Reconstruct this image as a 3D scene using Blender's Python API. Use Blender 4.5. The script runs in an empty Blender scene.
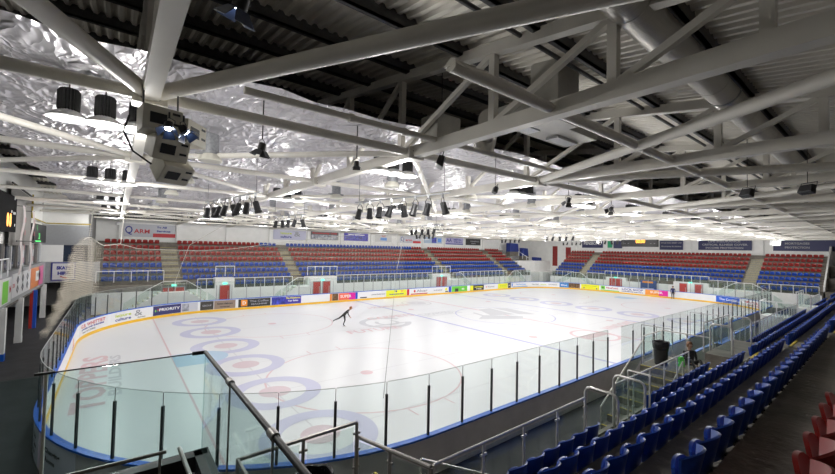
import bpy, bmesh, math, random
from mathutils import Vector, Matrix
random.seed(7)
sc = bpy.context.scene
COL = sc.collection
PI = math.pi
# ------------------------------------------------------------------ camera
F_PX = 380.04
PITCH, ROLL, YAW = math.radians(1.85), math.radians(1.23), math.radians(51.56)
CAM = Vector((-28.628, -22.812, 5.968))
c_, s_ = math.cos(YAW), math.sin(YAW)
Fw = Vector((c_, s_, 0)); Rt = Vector((s_, -c_, 0)); Up = Vector((0, 0, 1))
F2 = Fw*math.cos(PITCH)+Up*math.sin(PITCH); U2 = Up*math.cos(PITCH)-Fw*math.sin(PITCH)
R3 = Rt*math.cos(ROLL)+U2*math.sin(ROLL); U3 = U2*math.cos(ROLL)-Rt*math.sin(ROLL)
cam_data = bpy.data.cameras.new('camera'); cam = bpy.data.objects.new('camera', cam_data); COL.objects.link(cam)
M_ = Matrix.Identity(4)
for i in range(3):
    M_[i][0] = R3[i]; M_[i][1] = U3[i]; M_[i][2] = -F2[i]; M_[i][3] = CAM[i]
cam.matrix_world = M_
cam_data.sensor_width = 36.0; cam_data.lens = F_PX/835*36.0
cam_data.clip_start = 0.05; cam_data.clip_end = 400
sc.camera = cam
# ------------------------------------------------------------------ world, exposure
sc.view_settings.view_transform = 'Standard'; sc.view_settings.look = 'None'
sc.view_settings.gamma = 1; sc.view_settings.use_curve_mapping = False
sc.view_settings.exposure = 1.1
W = bpy.data.worlds.new('world'); sc.world = W; W.use_nodes = True
W.node_tree.nodes['Background'].inputs[0].default_value = (0.8, 0.82, 0.85, 1)
W.node_tree.nodes['Background'].inputs[1].default_value = 0.1
try:
    sc.cycles.use_denoising = True
    sc.cycles.max_bounces = 8; sc.cycles.diffuse_bounces = 4; sc.cycles.glossy_bounces = 3
    sc.cycles.transparent_max_bounces = 40; sc.cycles.transmission_bounces = 4
    sc.cycles.sample_clamp_indirect = 6
    sc.cycles.use_fast_gi = False
except Exception:
    pass
LAMP_W = 16.0; LAMP_FILL = 96.0     # power per lamp trio, and of the point light added beneath it

# ------------------------------------------------------------------ materials
def mat(name, col, rough=0.5, metal=0.0, noise=0.0, nscale=8.0, bump=0.0, bscale=20.0, emit=None, es=1.0, spec=0.5, stretch=None):
    m = bpy.data.materials.new(name); m.use_nodes = True
    nt = m.node_tree; b = nt.nodes['Principled BSDF']
    b.inputs['Base Color'].default_value = (*col, 1); b.inputs['Roughness'].default_value = rough
    b.inputs['Metallic'].default_value = metal
    b.inputs['Specular IOR Level'].default_value = spec
    if noise or bump:
        tc = nt.nodes.new('ShaderNodeTexCoord'); src = tc.outputs['Object']
        if stretch:
            mp = nt.nodes.new('ShaderNodeMapping'); mp.inputs['Scale'].default_value = stretch
            nt.links.new(src, mp.inputs[0]); src = mp.outputs[0]
    if noise:
        n = nt.nodes.new('ShaderNodeTexNoise'); n.inputs['Scale'].default_value = nscale; n.inputs['Detail'].default_value = 4
        nt.links.new(src, n.inputs['Vector'])
        r = nt.nodes.new('ShaderNodeValToRGB')
        r.color_ramp.elements[0].position = .3; r.color_ramp.elements[1].position = .7
        r.color_ramp.elements[0].color = tuple(max(0, c*(1-noise)) for c in col)+(1,)
        r.color_ramp.elements[1].color = tuple(min(1, c*(1+noise)) for c in col)+(1,)
        nt.links.new(n.outputs['Fac'], r.inputs[0]); nt.links.new(r.outputs[0], b.inputs['Base Color'])
    if bump:
        n2 = nt.nodes.new('ShaderNodeTexNoise'); n2.inputs['Scale'].default_value = bscale; n2.inputs['Detail'].default_value = 3
        nt.links.new(src, n2.inputs['Vector'])
        bp = nt.nodes.new('ShaderNodeBump'); bp.inputs['Strength'].default_value = bump; bp.inputs['Distance'].default_value = .1
        nt.links.new(n2.outputs['Fac'], bp.inputs['Height']); nt.links.new(bp.outputs[0], b.inputs['Normal'])
    if emit:
        b.inputs['Emission Color'].default_value = (*emit, 1); b.inputs['Emission Strength'].default_value = es
    return m

def glass_mat(name, tint, gloss=0.05, body=0.0, bodycol=(.7, .85, .8)):
    m = bpy.data.materials.new(name); m.use_nodes = True
    nt = m.node_tree; nt.nodes.clear()
    o = nt.nodes.new('ShaderNodeOutputMaterial'); t = nt.nodes.new('ShaderNodeBsdfTransparent'); t.inputs[0].default_value = (*tint, 1)
    g = nt.nodes.new('ShaderNodeBsdfGlossy'); g.inputs['Roughness'].default_value = .03
    lw = nt.nodes.new('ShaderNodeLayerWeight'); lw.inputs['Blend'].default_value = .15
    mm = nt.nodes.new('ShaderNodeMath'); mm.operation = 'MULTIPLY'; mm.inputs[1].default_value = gloss*8
    mx = nt.nodes.new('ShaderNodeMixShader')
    nt.links.new(lw.outputs['Facing'], mm.inputs[0]); nt.links.new(mm.outputs[0], mx.inputs[0])
    nt.links.new(t.outputs[0], mx.inputs[1]); nt.links.new(g.outputs[0], mx.inputs[2])
    last = mx
    if body:
        d = nt.nodes.new('ShaderNodeBsdfDiffuse'); d.inputs[0].default_value = (*bodycol, 1)
        m2 = nt.nodes.new('ShaderNodeMixShader'); m2.inputs[0].default_value = body
        nt.links.new(mx.outputs[0], m2.inputs[1]); nt.links.new(d.outputs[0], m2.inputs[2]); last = m2
    nt.links.new(last.outputs[0], o.inputs[0])
    return m

MT = {}
def C(name, *a, **k):
    if name not in MT: MT[name] = mat(name, *a, **k)
    return MT[name]
white_paint = C('white_paint', (.84, .84, .83), .55, noise=.04, nscale=1.5)
steel_paint = C('steel_paint', (.82, .79, .72), .38, noise=.08, nscale=1.2, bump=.02)
steel_dark = C('purlin_steel', (.10, .10, .10), .5, noise=.15)
concrete = C('dark_concrete', (.15, .135, .115), .75, noise=.28, nscale=1.6, bump=.15, bscale=9)
rubber = C('rubber_floor', (.042, .042, .047), .7, noise=.3, nscale=1.3, bump=.1)
blue_seat = C('blue_plastic', (.008, .055, .36), .32, noise=.12, nscale=6)
red_seat = C('red_plastic', (.27, .014, .012), .34, noise=.14, nscale=6)
bracket_m = C('bracket_metal', (.12, .12, .13), .5, metal=.6)
inox = C('brushed_steel', (.66, .64, .61), .32, metal=.55, noise=.06, nscale=12)
inox_dark = C('dark_bronze_steel', (.34, .32, .30), .35, metal=.4, noise=.06)
rail_white = C('white_rail', (.78, .79, .80), .4, noise=.03)
alu = C('aluminium_post', (.40, .41, .42), .35, metal=.7)
backlit_post = C('backlit_post', (.035, .037, .04), .45)  # aluminium like the far posts, with backlit shade put into the colour
board_white = C('board_white', (.82, .83, .85), .35, noise=.02)
board_grey = C('board_back_grey', (.72, .69, .69), .55, noise=.08, nscale=2)
board_blue = C('board_blue_cap', (.008, .12, .62), .35)
kick_yellow = C('kick_yellow', (.85, .50, .02), .4)
black_m = C('matt_black', (.015, .015, .017), .5, bump=.03)
yellow_nose = C('yellow_nosing', (.55, .42, .03), .6)
door_red = C('door_red', (.50, .05, .04), .45)
duct_m = C('spiral_duct', (.62, .60, .56), .33, metal=.7, bump=.12, bscale=14, stretch=(3, .3, .3))
glass_rink = glass_mat('rink_glass', (.945, .972, .965), .05, .012, (.6, .8, .75))
glass_rail = glass_mat('rail_glass', (.90, .945, .93), .05, .025, (.45, .65, .6))
glass_fore = glass_mat('balustrade_glass', (.84, .93, .92), .06, .03, (.5, .75, .7))
lamp_body = C('lamp_heatsink', (.06, .062, .065), .5, noise=.1)
lamp_rim = C('lamp_reflector', (.80, .80, .80), .3)
lamp_glow = C('lamp_glow', (1, 1, 1), .5, emit=(1, .98, .94), es=1.1)
beige = C('speaker_beige', (.80, .76, .64), .5, noise=.05)
grey_plastic = C('grey_fitting', (.30, .30, .31), .5, noise=.1)
cream = C('cream_fitting', (.68, .66, .58), .5)
ink_blue = C('ink_blue', (.02, .03, .28), .5)
ink_red = C('ink_red', (.55, .03, .04), .5)
ink_black = C('ink_black', (.03, .03, .03), .5)
ink_white = C('ink_white', (.85, .85, .85), .5)
ink_grey = C('ink_grey', (.30, .30, .33), .5)
ink_orange = C('ink_orange', (.85, .28, .02), .5)
ink_green = C('ink_green', (.20, .62, .06), .5)
ink_lime = C('ink_lime', (.50, .60, .04), .5)
ink_yellow = C('ink_yellow', (.85, .82, .02), .5)

def foil_mat():
    m = bpy.data.materials.new('silver_foil_lining'); m.use_nodes = True
    nt = m.node_tree; b = nt.nodes['Principled BSDF']
    b.inputs['Base Color'].default_value = (.60, .585, .62, 1); b.inputs['Metallic'].default_value = .55
    b.inputs['Roughness'].default_value = .36
    tc = nt.nodes.new('ShaderNodeTexCoord')
    mp = nt.nodes.new('ShaderNodeMapping'); mp.inputs['Scale'].default_value = (1, .55, 1)
    nt.links.new(tc.outputs['Object'], mp.inputs[0])
    n1 = nt.nodes.new('ShaderNodeTexNoise'); n1.inputs['Scale'].default_value = 1.6; n1.inputs['Detail'].default_value = 3; n1.inputs['Distortion'].default_value = .4
    v = nt.nodes.new('ShaderNodeTexVoronoi'); v.inputs['Scale'].default_value = 3.6; v.feature = 'F1'
    nt.links.new(mp.outputs[0], n1.inputs['Vector']); mxv = nt.nodes.new('ShaderNodeVectorMath'); mxv.operation = 'MULTIPLY_ADD'; mxv.inputs[1].default_value = (1.1, 1.1, 1.1)
    nt.links.new(n1.outputs['Color'], mxv.inputs[0]); nt.links.new(mp.outputs[0], mxv.inputs[2]); nt.links.new(mxv.outputs[0], v.inputs['Vector'])
    ad = nt.nodes.new('ShaderNodeMath'); ad.operation = 'MULTIPLY_ADD'; ad.inputs[1].default_value = 1.3
    nt.links.new(v.outputs['Distance'], ad.inputs[0]); nt.links.new(n1.outputs['Fac'], ad.inputs[2])
    bp = nt.nodes.new('ShaderNodeBump'); bp.inputs['Strength'].default_value = .8; bp.inputs['Distance'].default_value = .16
    nt.links.new(ad.outputs[0], bp.inputs['Height']); nt.links.new(bp.outputs[0], b.inputs['Normal'])
    return m
foil = foil_mat()

def net_mat(name='protective_netting', wd=.045, col=(.42, .39, .33)):
    m = bpy.data.materials.new(name); m.use_nodes = True
    nt = m.node_tree; nt.nodes.clear()
    o = nt.nodes.new('ShaderNodeOutputMaterial'); t = nt.nodes.new('ShaderNodeBsdfTransparent')
    d = nt.nodes.new('ShaderNodeBsdfDiffuse'); d.inputs[0].default_value = (*col, 1)
    mx = nt.nodes.new('ShaderNodeMixShader')
    uv = nt.nodes.new('ShaderNodeUVMap'); sp = nt.nodes.new('ShaderNodeSeparateXYZ'); nt.links.new(uv.outputs[0], sp.inputs[0])
    def lines(out):
        a = nt.nodes.new('ShaderNodeMath'); a.operation = 'FRACT'; nt.links.new(out, a.inputs[0])
        b = nt.nodes.new('ShaderNodeMath'); b.operation = 'LESS_THAN'; b.inputs[1].default_value = wd; nt.links.new(a.outputs[0], b.inputs[0])
        return b.outputs[0]
    mxm = nt.nodes.new('ShaderNodeMath'); mxm.operation = 'MAXIMUM'
    nt.links.new(lines(sp.outputs[0]), mxm.inputs[0]); nt.links.new(lines(sp.outputs[1]), mxm.inputs[1])
    nt.links.new(mxm.outputs[0], mx.inputs[0]); nt.links.new(t.outputs[0], mx.inputs[1]); nt.links.new(d.outputs[0], mx.inputs[2])
    nt.links.new(mx.outputs[0], o.inputs[0])
    return m
net_m = net_mat(); fold_m = net_mat('bunched_netting', .06, (.62, .57, .48))

# ------------------------------------------------------------------ helpers
def tag(o, label=None, cat=None, group=None, kind=None):
    if label: o['label'] = label
    if cat: o['category'] = cat
    if group: o['group'] = group
    if kind: o['kind'] = kind
    return o
def thing(name, label, cat, loc=(0, 0, 0), group=None, rz=0):
    o = bpy.data.objects.new(name, None); COL.objects.link(o); o.location = loc; o.rotation_euler = (0, 0, rz)
    o.empty_display_size = .2
    return tag(o, label, cat, group)
class MB:
    def __init__(s): s.v = []; s.f = []; s.m = []; s.uv = None
    def add(s, vs, fs, mi=0):
        k = len(s.v); s.v += [tuple(p) for p in vs]; s.f += [tuple(k+i for i in f) for f in fs]; s.m += [mi]*len(fs); return s
    def box(s, x0, x1, y0, y1, z0, z1, mi=0):
        return s.add([(x0, y0, z0), (x1, y0, z0), (x1, y1, z0), (x0, y1, z0), (x0, y0, z1), (x1, y0, z1), (x1, y1, z1), (x0, y1, z1)],
                     [(0, 3, 2, 1), (4, 5, 6, 7), (0, 1, 5, 4), (1, 2, 6, 5), (2, 3, 7, 6), (3, 0, 4, 7)], mi)
    def bar(s, p, q, w, h, mi=0, up=(0, 0, 1)):
        p, q = Vector(p), Vector(q); d = (q-p).normalized(); u = Vector(up)
        if abs(d.dot(u)) > .99: u = Vector((0, 1, 0))
        a = d.cross(u).normalized(); b = a.cross(d)
        vs = [e+a*i*w/2+b*j*h/2 for e in (p, q) for i, j in ((-1, -1), (1, -1), (1, 1), (-1, 1))]
        return s.add(vs, [(0, 3, 2, 1), (4, 5, 6, 7), (0, 1, 5, 4), (1, 2, 6, 5), (2, 3, 7, 6), (3, 0, 4, 7)], mi)
    def tube(s, pts, r, n=8, mi=0, rads=None, cap=True):
        pts = [Vector(p) for p in pts]; L = len(pts); rings = []; vs = []
        pa = None
        for i, p in enumerate(pts):
            d = ((pts[min(i+1, L-1)]-pts[max(i-1, 0)])).normalized()
            if pa is None:
                u = Vector((0, 0, 1)) if abs(d.z) < .9 else Vector((1, 0, 0))
                a = d.cross(u).normalized()
            else:
                a = (pa-d*pa.dot(d)).normalized()
            pa = a; b = d.cross(a); rr = rads[i] if rads else r
            for k in range(n):
                t = 2*PI*k/n; vs.append(p+(a*math.cos(t)+b*math.sin(t))*rr)
        fs = []
        for i in range(L-1):
            for k in range(n):
                k2 = (k+1) % n; fs.append((i*n+k, i*n+k2, (i+1)*n+k2, (i+1)*n+k))
        if cap: fs.append(tuple(range(n))[::-1]); fs.append(tuple((L-1)*n+k for k in range(n)))
        return s.add(vs, fs, mi)
    def lathe(s, c, prof, n=16, mi=0, axis='z'):
        vs = []; 
        for r, h in prof:
            for k in range(n):
                t = 2*PI*k/n
                q = (r*math.cos(t), r*math.sin(t), h)
                if axis == 'y': q = (q[0], q[2], q[1])
                if axis == 'x': q = (q[2], q[0], q[1])
                vs.append((c[0]+q[0], c[1]+q[1], c[2]+q[2]))
        fs = []
        for i in range(len(prof)-1):
            for k in range(n):
                k2 = (k+1) % n; fs.append((i*n+k, i*n+k2, (i+1)*n+k2, (i+1)*n+k))
        fs.append(tuple(range(n))[::-1]); fs.append(tuple((len(prof)-1)*n+k for k in range(n)))
        return s.add(vs, fs, mi)
    def quad(s, a, b, c, d, mi=0): return s.add([a, b, c, d], [(0, 1, 2, 3)], mi)
    def xf(s, M, k0=0):
        for i in range(k0, len(s.v)): s.v[i] = tuple(M @ Vector(s.v[i]))
        return s
    def build(s, name, mats, parent=None, smooth=False, local=False, label=None, kind=None, bevel=0):
        me = bpy.data.meshes.new(name)
        off = (0, 0, 0)
        if parent is not None and not local:
            root = parent
            off = Vector(root.location)
            while root.parent: root = root.parent; off = off+Vector(root.location)
        me.from_pydata([(p[0]-off[0], p[1]-off[1], p[2]-off[2]) for p in s.v], [], s.f)
        if not isinstance(mats, (list, tuple)): mats = [mats]
        for m in mats: me.materials.append(m)
        if len(mats) > 1: me.polygons.foreach_set('material_index', s.m)
        if smooth:
            me.polygons.foreach_set('use_smooth', [True]*len(me.polygons))
            try: me.set_sharp_from_angle(angle=math.radians(40))
            except Exception: pass
        me.update()
        o = bpy.data.objects.new(name, me); COL.objects.link(o)
        if parent is not None: o.parent = parent
        if bevel:
            bv = o.modifiers.new('bevel', 'BEVEL'); bv.width = bevel; bv.segments = 2; bv.limit_method = 'ANGLE'
        if label: o['label'] = label
        if kind: o['kind'] = kind
        return o
def struct(name, mb, m, parent=None, **k):
    o = mb.build(name, m, parent, **k)
    if parent is None: o['kind'] = 'structure'
    return o
def dup(root, loc, rz=None, label=None, group=None, **k):
    r = root.copy(); COL.objects.link(r); r.location = loc
    if rz is not None: r.rotation_euler = (0, 0, rz)
    if label: r['label'] = label
    if group: r['group'] = group
    for ch in CH[root.name]:
        c = ch.copy(); COL.objects.link(c); c.parent = r
        for g in CH.get(ch.name, []):
            d = g.copy(); COL.objects.link(d); d.parent = c
    return r
CH = {}
def note_children(root):
    CH[root.name] = list(root.children)
    for ch in root.children: CH[ch.name] = list(ch.children)

_tc = {}
def text_mesh(txt, size, bold=0.0):
    key = (txt, size, bold)
    if key in _tc: return _tc[key]
    cu = bpy.data.curves.new('t', 'FONT'); cu.body = txt; cu.size = size; cu.align_x = 'CENTER'; cu.align_y = 'CENTER'; cu.offset = bold; cu.resolution_u = 2
    o = bpy.data.objects.new('t', cu); COL.objects.link(o)
    dg = bpy.context.evaluated_depsgraph_get()
    me = bpy.data.meshes.new_from_object(o.evaluated_get(dg))
    vs = [tuple(v.co) for v in me.vertices]; fs = [tuple(p.vertices) for p in me.polygons]
    bpy.data.objects.remove(o); bpy.data.curves.remove(cu); bpy.data.meshes.remove(me)
    _tc[key] = (vs, fs); return vs, fs
def put_text(mb, txt, size, fn, mi=0, cx=0, cy=0, sx=1.0, width=None, bold=0.0):
    """fn maps flat (x, y) to world; width squeezes or widens the line"""
    vs, fs = text_mesh(txt, size, bold)
    if width:
        w = max(v[0] for v in vs)-min(v[0] for v in vs); sx = width/w
    mb.add([fn(cx+v[0]*sx, cy+v[1]) for v in vs], fs, mi)
    return mb
ORD = ['first', 'second', 'third', 'fourth', 'fifth', 'sixth', 'seventh', 'eighth', 'ninth', 'tenth', 'eleventh', 'twelfth', 'thirteenth', 'fourteenth', 'fifteenth', 'sixteenth', 'seventeenth', 'eighteenth', 'nineteenth', 'twentieth']
TENS = {2: 'twenty', 3: 'thirty', 4: 'forty', 5: 'fifty', 6: 'sixty', 7: 'seventy', 8: 'eighty', 9: 'ninety'}
TENTH = {2: 'twentieth', 3: 'thirtieth', 4: 'fortieth', 5: 'fiftieth', 6: 'sixtieth', 7: 'seventieth', 8: 'eightieth', 9: 'ninetieth'}
def ordw(n):          # 1-based
    if n <= 20: return ORD[n-1]
    t, u = divmod(n, 10)
    if t >= 10: return str(n)+'th'
    return TENTH[t] if u == 0 else TENS[t]+'-'+ORD[u-1]

# ------------------------------------------------------------------ rink outline
XL, XR, YH, RC = -30.2, 30.6, 15.0, 8.5
PERIM = 2*13+2*43.8+2*PI*RC
def path(s, off=0.0):
    """point on the board line at arc length s, moved inwards by off; also tangent"""
    s = s % PERIM; A = RC*PI/2
    segs = [('l', (XL, -6.5), (XL, 6.5), 13), ('a', (XL+RC, 6.5), 180, A), ('l', (XL+RC, YH), (XR-RC, YH), 43.8), ('a', (XR-RC, 6.5), 90, A),
            ('l', (XR, 6.5), (XR, -6.5), 13), ('a', (XR-RC, -6.5), 0, A), ('l', (XR-RC, -YH), (XL+RC, -YH), 43.8), ('a', (XL+RC, -6.5), -90, A)]
    for g in segs:
        if s <= g[3]+1e-6:
            if g[0] == 'l':
                t = s/g[3]; x = g[1][0]+(g[2][0]-g[1][0])*t; y = g[1][1]+(g[2][1]-g[1][1])*t
                tx, ty = (g[2][0]-g[1][0])/g[3], (g[2][1]-g[1][1])/g[3]
            else:
                a = math.radians(g[2]-90*s/A); x = g[1][0]+RC*math.cos(a); y = g[1][1]+RC*math.sin(a); tx, ty = math.sin(a), -math.cos(a)
            nx, ny = ty, -tx     # inward normal
            return x+nx*off, y+ny*off, tx, ty
        s -= g[3]
    return path(0, off)
def srange(s0, s1, step):
    n = max(1, int(math.ceil((s1-s0)/step))); return [s0+(s1-s0)*i/n for i in range(n+1)]
def ribbon(mb, s0, s1, off, z0, z1, mi=0, step=.6):
    ss = srange(s0, s1, step); vs = []
    for s in ss:
        x, y, _, _ = path(s, off); vs += [(x, y, z0), (x, y, z1)]
    mb.add(vs, [(2*i, 2*i+2, 2*i+3, 2*i+1) for i in range(len(ss)-1)], mi)
def wall_ring(mb, s0, s1, o0, o1, z0, z1, mi=0, step=.6):
    ss = srange(s0, s1, step); vs = []
    for s in ss:
        for o in (o0, o1):
            x, y, _, _ = path(s, o); vs += [(x, y, z0), (x, y, z1)]
    fs = []
    for i in range(len(ss)-1):
        a = 4*i; b = a+4
        fs += [(a, b, b+1, a+1), (a+2, a+3, b+3, b+2), (a+1, b+1, b+3, a+3), (a, a+2, b+2, b)]
    fs += [(0, 1, 3, 2), (4*(len(ss)-1), 4*(len(ss)-1)+2, 4*(len(ss)-1)+3, 4*(len(ss)-1)+1)]
    mb.add(vs, fs, mi)

# ================================================================== SETTING
floor = MB(); floor.box(-46, 46, -30, 31, -.3, 0)
struct('floor', floor, rubber)
# terraces: floor of row k at z=1.65+.56k, seat back top at 18.96+.9k
def trow(k): return 18.96+.9*k, 1.65+.56*k
def terrace(mb, x0, x1, sign, kmax=8):
    for k in range(kmax):
        y, z = trow(k); ya = y-.874 if k else 18.43; yb = y+.026
        mb.box(x0, x1, *sorted((sign*ya, sign*yb)), -.0+.01, z)
tn = MB(); terrace(tn, -26.9, 33.4, -1, 9); 
# concrete behind camera row continues left of the vomitory
for k in range(4, 9):
    y, z = trow(k); tn.box(-31.5, -26.9, -(y+.05), -(y-.85), .01, z)
struct('floor_terrace_near', tn, concrete)
tf = MB(); terrace(tf, -30.0, 31.0, 1, 9); struct('floor_terrace_far', tf, concrete)
te = MB()
for k in range(9):
    x, z = 33.9+.9*k, 1.65+.56*k; xa = x-.85 if k else 33.35
    te.box(xa, x+.05, -17.6, 16.2, .01, z)
te.box(33.4, 41.5, -26.5, -17.6, .01, 2.2); te.box(35.5, 41.5, -26.5, -17.6, .01, 3.6); te.box(38, 41.5, -26.5, -17.6, .01, 5.0)
struct('floor_terrace_end', te, concrete)
# walls
w = MB(); w.box(-46, 46, 26.7, 27.0, 0, 13); struct('wall_far', w, white_paint)
w = MB(); w.box(41.7, 42.0, -28, 27, 0, 13); struct('wall_right', w, white_paint)
w = MB(); w.box(-46, 46, -27.6, -27.3, 0, 9.5); struct('wall_near', w, C('near_wall_dark', (.05, .05, .05), .8, noise=.2))
w = MB(); w.box(-40.3, -40, -30, 27, 0, 13); struct('wall_left', w, white_paint)
# wall pilasters
for i in range(14):
    x = -28.3+5*i
    p = MB(); p.box(x-.12, x+.12, 26.5, 26.7, 5.5, 9.2)
    o = p.build('trim_%d' % (i+1), white_paint); o['kind'] = 'structure'
for i, y in enumerate((15.9, 9.9, -2.9, -11.3, -19)):
    p = MB(); p.box(41.5, 41.7, y-.12, y+.12, 6, 9.2)
    o = p.build('trim_%d' % (i+20), white_paint); o['kind'] = 'structure'
# front walls of the stands (white)
w = MB(); w.box(-30, 31, 18.33, 18.43, 0, 1.75); struct('wall_stand_far', w, white_paint)
w = MB(); w.box(33.25, 33.35, -17.6, 16.2, 0, 1.75); struct('wall_stand_end', w, white_paint)
w = MB(); w.box(-24.9, 33.4, -18.43, -18.33, 0, 1.72); struct('wall_stand_near', w, concrete)
# corrugated roof over everything
def ztop(y): return 10.12+.157*(15.4-abs(y))
rd = MB(); prof = []; x = -46.0
while x < 46: prof += [(x, 0), (x+.07, 0), (x+.11, .06), (x+.18, .06)]; x += .22
for sy in (-1, 1):
    vs = []; e = sy*27.5
    for (px, pz) in prof: vs += [(px, e, ztop(e)+.28-pz), (px, 0, ztop(0)+.28-pz)]
    n = len(prof); rd.add(vs, [(2*i, 2*i+2, 2*i+3, 2*i+1) for i in range(n-1)])
roof_m = C('corrugated_roof_deck', (.78, .74, .66), .45, metal=.3, noise=.1, nscale=.6)
struct('ceiling', rd, roof_m)
# reflective lining hung over the ice
fl = MB(); nx, ny = 96, 48; X0, X1, Y0, Y1 = -31.1, 33.2, -16.0, 16.4
vs = []
for j in range(ny+1):
    for i in range(nx+1):
        x = X0+(X1-X0)*i/nx; y = Y0+(Y1-Y0)*j/ny
        edge = .10*math.sin(y*2.3+x)*(1 if i in (0,) else .3)
        sag = -.05*math.sin((y-Y0)*PI/2.6)**2-.03*math.sin((x+28.3)*PI/5)**2+random.uniform(-.03, .03)*(2.2 if x < -22 else .6)
        vs.append((x+(edge if i == 0 else 0), y+(.05*math.sin(x*1.7) if j == 0 else 0), 8.80+sag))
fl.add(vs, [(j*(nx+1)+i, j*(nx+1)+i+1, (j+1)*(nx+1)+i+1, (j+1)*(nx+1)+i) for j in range(ny) for i in range(nx)])
struct('ceiling_lining', fl, foil, smooth=True)

# ------------------------------------------------------------------ ice with its painted markings
def ice_material():
    m = bpy.data.materials.new('rink_ice'); m.use_nodes = True; nt = m.node_tree; b = nt.nodes['Principled BSDF']
    b.inputs['Base Color'].default_value = (.86, .875, .91, 1); b.inputs['Roughness'].default_value = .32; b.inputs['Specular IOR Level'].default_value = .25
    tc = nt.nodes.new('ShaderNodeTexCoord'); n = nt.nodes.new('ShaderNodeTexNoise'); n.inputs['Scale'].default_value = .35; n.inputs['Detail'].default_value = 8
    nt.links.new(tc.outputs['Object'], n.inputs[0])
    r = nt.nodes.new('ShaderNodeValToRGB'); r.color_ramp.elements[0].color = (.70, .715, .74, 1); r.color_ramp.elements[1].color = (.75, .76, .78, 1)
    nt.links.new(n.outputs['Fac'], r.inputs[0]); nt.links.new(r.outputs[0], b.inputs['Base Color'])
    return m
ice = MB(); ss = srange(0, PERIM-.01, .7); ice.add([path(s)[:2]+(.03,) for s in ss], [tuple(range(len(ss)))[::-1]])
ice_o = struct('ice_rink_surface', ice, ice_material())
def im(name, col): return C(name, tuple(c*.83 for c in col), .35, spec=.25)
i_blue = im('ice_paint_blue', (.50, .51, .80)); i_red = im('ice_paint_red', (.80, .58, .62)); i_grey = im('ice_paint_grey', (.66, .67, .71))
i_lblue = im('ice_paint_house_blue', (.62, .63, .82)); i_dred = im('ice_paint_house_red', (.76, .62, .67)); i_crease = im('ice_paint_crease', (.50, .68, .86)); i_faint = im('ice_paint_faint_line', (.72, .72, .76))
ICEZ = .036
def ice_part(name, mb, m): return mb.build(name, m, ice_o, local=True)
def ring(mb, cx, cy, r0, r1, n=48, z=ICEZ, a0=0, a1=2*PI, mi=0):
    vs = []
    for i in range(n+1):
        t = a0+(a1-a0)*i/n
        for r in (r0, r1): vs.append((cx+r*math.cos(t), cy+r*math.sin(t), z))
    mb.add(vs, [(2*i, 2*i+1, 2*i+3, 2*i+2) for i in range(n)], mi)
def strip(mb, x0, x1, y0, y1, z=ICEZ, mi=0): mb.quad((x0, y0, z), (x1, y0, z), (x1, y1, z), (x0, y1, z), mi)
for xb in (-7.25, 7.35): b = MB(); strip(b, xb-.13, xb+.13, -15, 15); ice_part('blue_line', b, i_blue)
b = MB(); strip(b, -.13, .13, -15, 15); ice_part('centre_line', b, i_red)
for xb, h in ((-26.1, 14.05), (26.5, 14.05)): b = MB(); strip(b, xb-.04, xb+.04, -h, h); ice_part('goal_line', b, i_red)
for xt in (-23.3, 11.75):
    for k in range(6):
        yk = 10.68-4.407*k
        b = MB(); ring(b, xt, yk, 1.22, 1.83, z=ICEZ+.002); ring(b, xt, yk, .0, .62, z=ICEZ+.002, mi=1); ice_part('curling_house', b, [i_lblue, i_dred])
    b = MB(); strip(b, xt-.025, xt+.025, -13, 13, z=ICEZ+.001); ice_part('tee_line', b, i_faint)
for k in range(6):
    b = MB(); yk = 10.68-4.407*k; strip(b, -23.3, 11.7, yk-.02, yk+.02, z=ICEZ+.001); ice_part('sheet_centre_line', b, i_faint)
for cx, cy in ((-19, 7), (-19, -7), (19.5, 7), (19.5, -7)):
    b = MB(); ring(b, cx, cy, 4.47, 4.55); ring(b, cx, cy, 0, .3)
    for sx in (-1, 1): strip(b, cx+sx*.9-.03, cx+sx*.9+.03, cy-4.5-.6, cy-4.5); strip(b, cx+sx*.9-.03, cx+sx*.9+.03, cy+4.5, cy+5.1)
    ice_part('face_off_circle', b, i_red)
for cx, cy in ((-5.6, 7), (-5.6, -7), (5.8, 7), (5.8, -7)):
    b = MB(); ring(b, cx, cy, 0, .3); ice_part('face_off_spot', b, i_red)
b = MB(); ring(b, 0, 0, 4.46, 4.55); ice_part('centre_circle', b, i_blue)
for xg, sg in ((-26.1, 1), (26.5, -1)):
    b = MB(); strip(b, *sorted((xg, xg+sg*1.25)), -1.25, 1.25, z=ICEZ+.003); ring(b, xg+sg*1.25, 0, 0, 1.25, 24, ICEZ+.003, -PI/2 if sg > 0 else PI/2, PI/2 if sg > 0 else 1.5*PI)
    ice_part('goal_crease', b, i_crease)
def ice_text(name, txt, size, x, y, ang, m, width=None, bold=.02):
    b = MB(); ca, sa = math.cos(ang), math.sin(ang)
    put_text(b, txt, size, lambda u, v: (x+u*ca-v*sa, y+u*sa+v*ca, ICEZ+.004), width=width, bold=bold); ice_part(name, b, m)
ice_text('painted_name', 'TOPPERS', 1.35, -29.15, -1.0, PI/2, i_red, width=8.3, bold=.04)
ice_text('painted_name', 'BUILDERS', .6, -28.4, -.5, PI/2, i_grey, width=6.7)
ice_text('painted_advert', 'FUTURE', 1.3, -13.6, .9, -.05, i_red, width=4.2)
ice_text('painted_advert', 'CARPETS', 1.3, -9.6, 4.6, -.05, i_red, width=4.6)
b = MB(); ring(b, -11.4, 2.8, 1.6, 2.1, 30, ICEZ+.003, .4, 5.9); ring(b, -11.3, 2.7, .7, 1.0, 20, ICEZ+.003, 2.2, 7.0); strip(b, -13.4, -9.8, 1.9, 2.15, ICEZ+.005); ice_part('painted_emblem', b, i_grey)
ice_text('painted_advert', 'HOMECARE', 1.1, -6.3, 9.7, .0, i_red, width=5.0)
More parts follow.
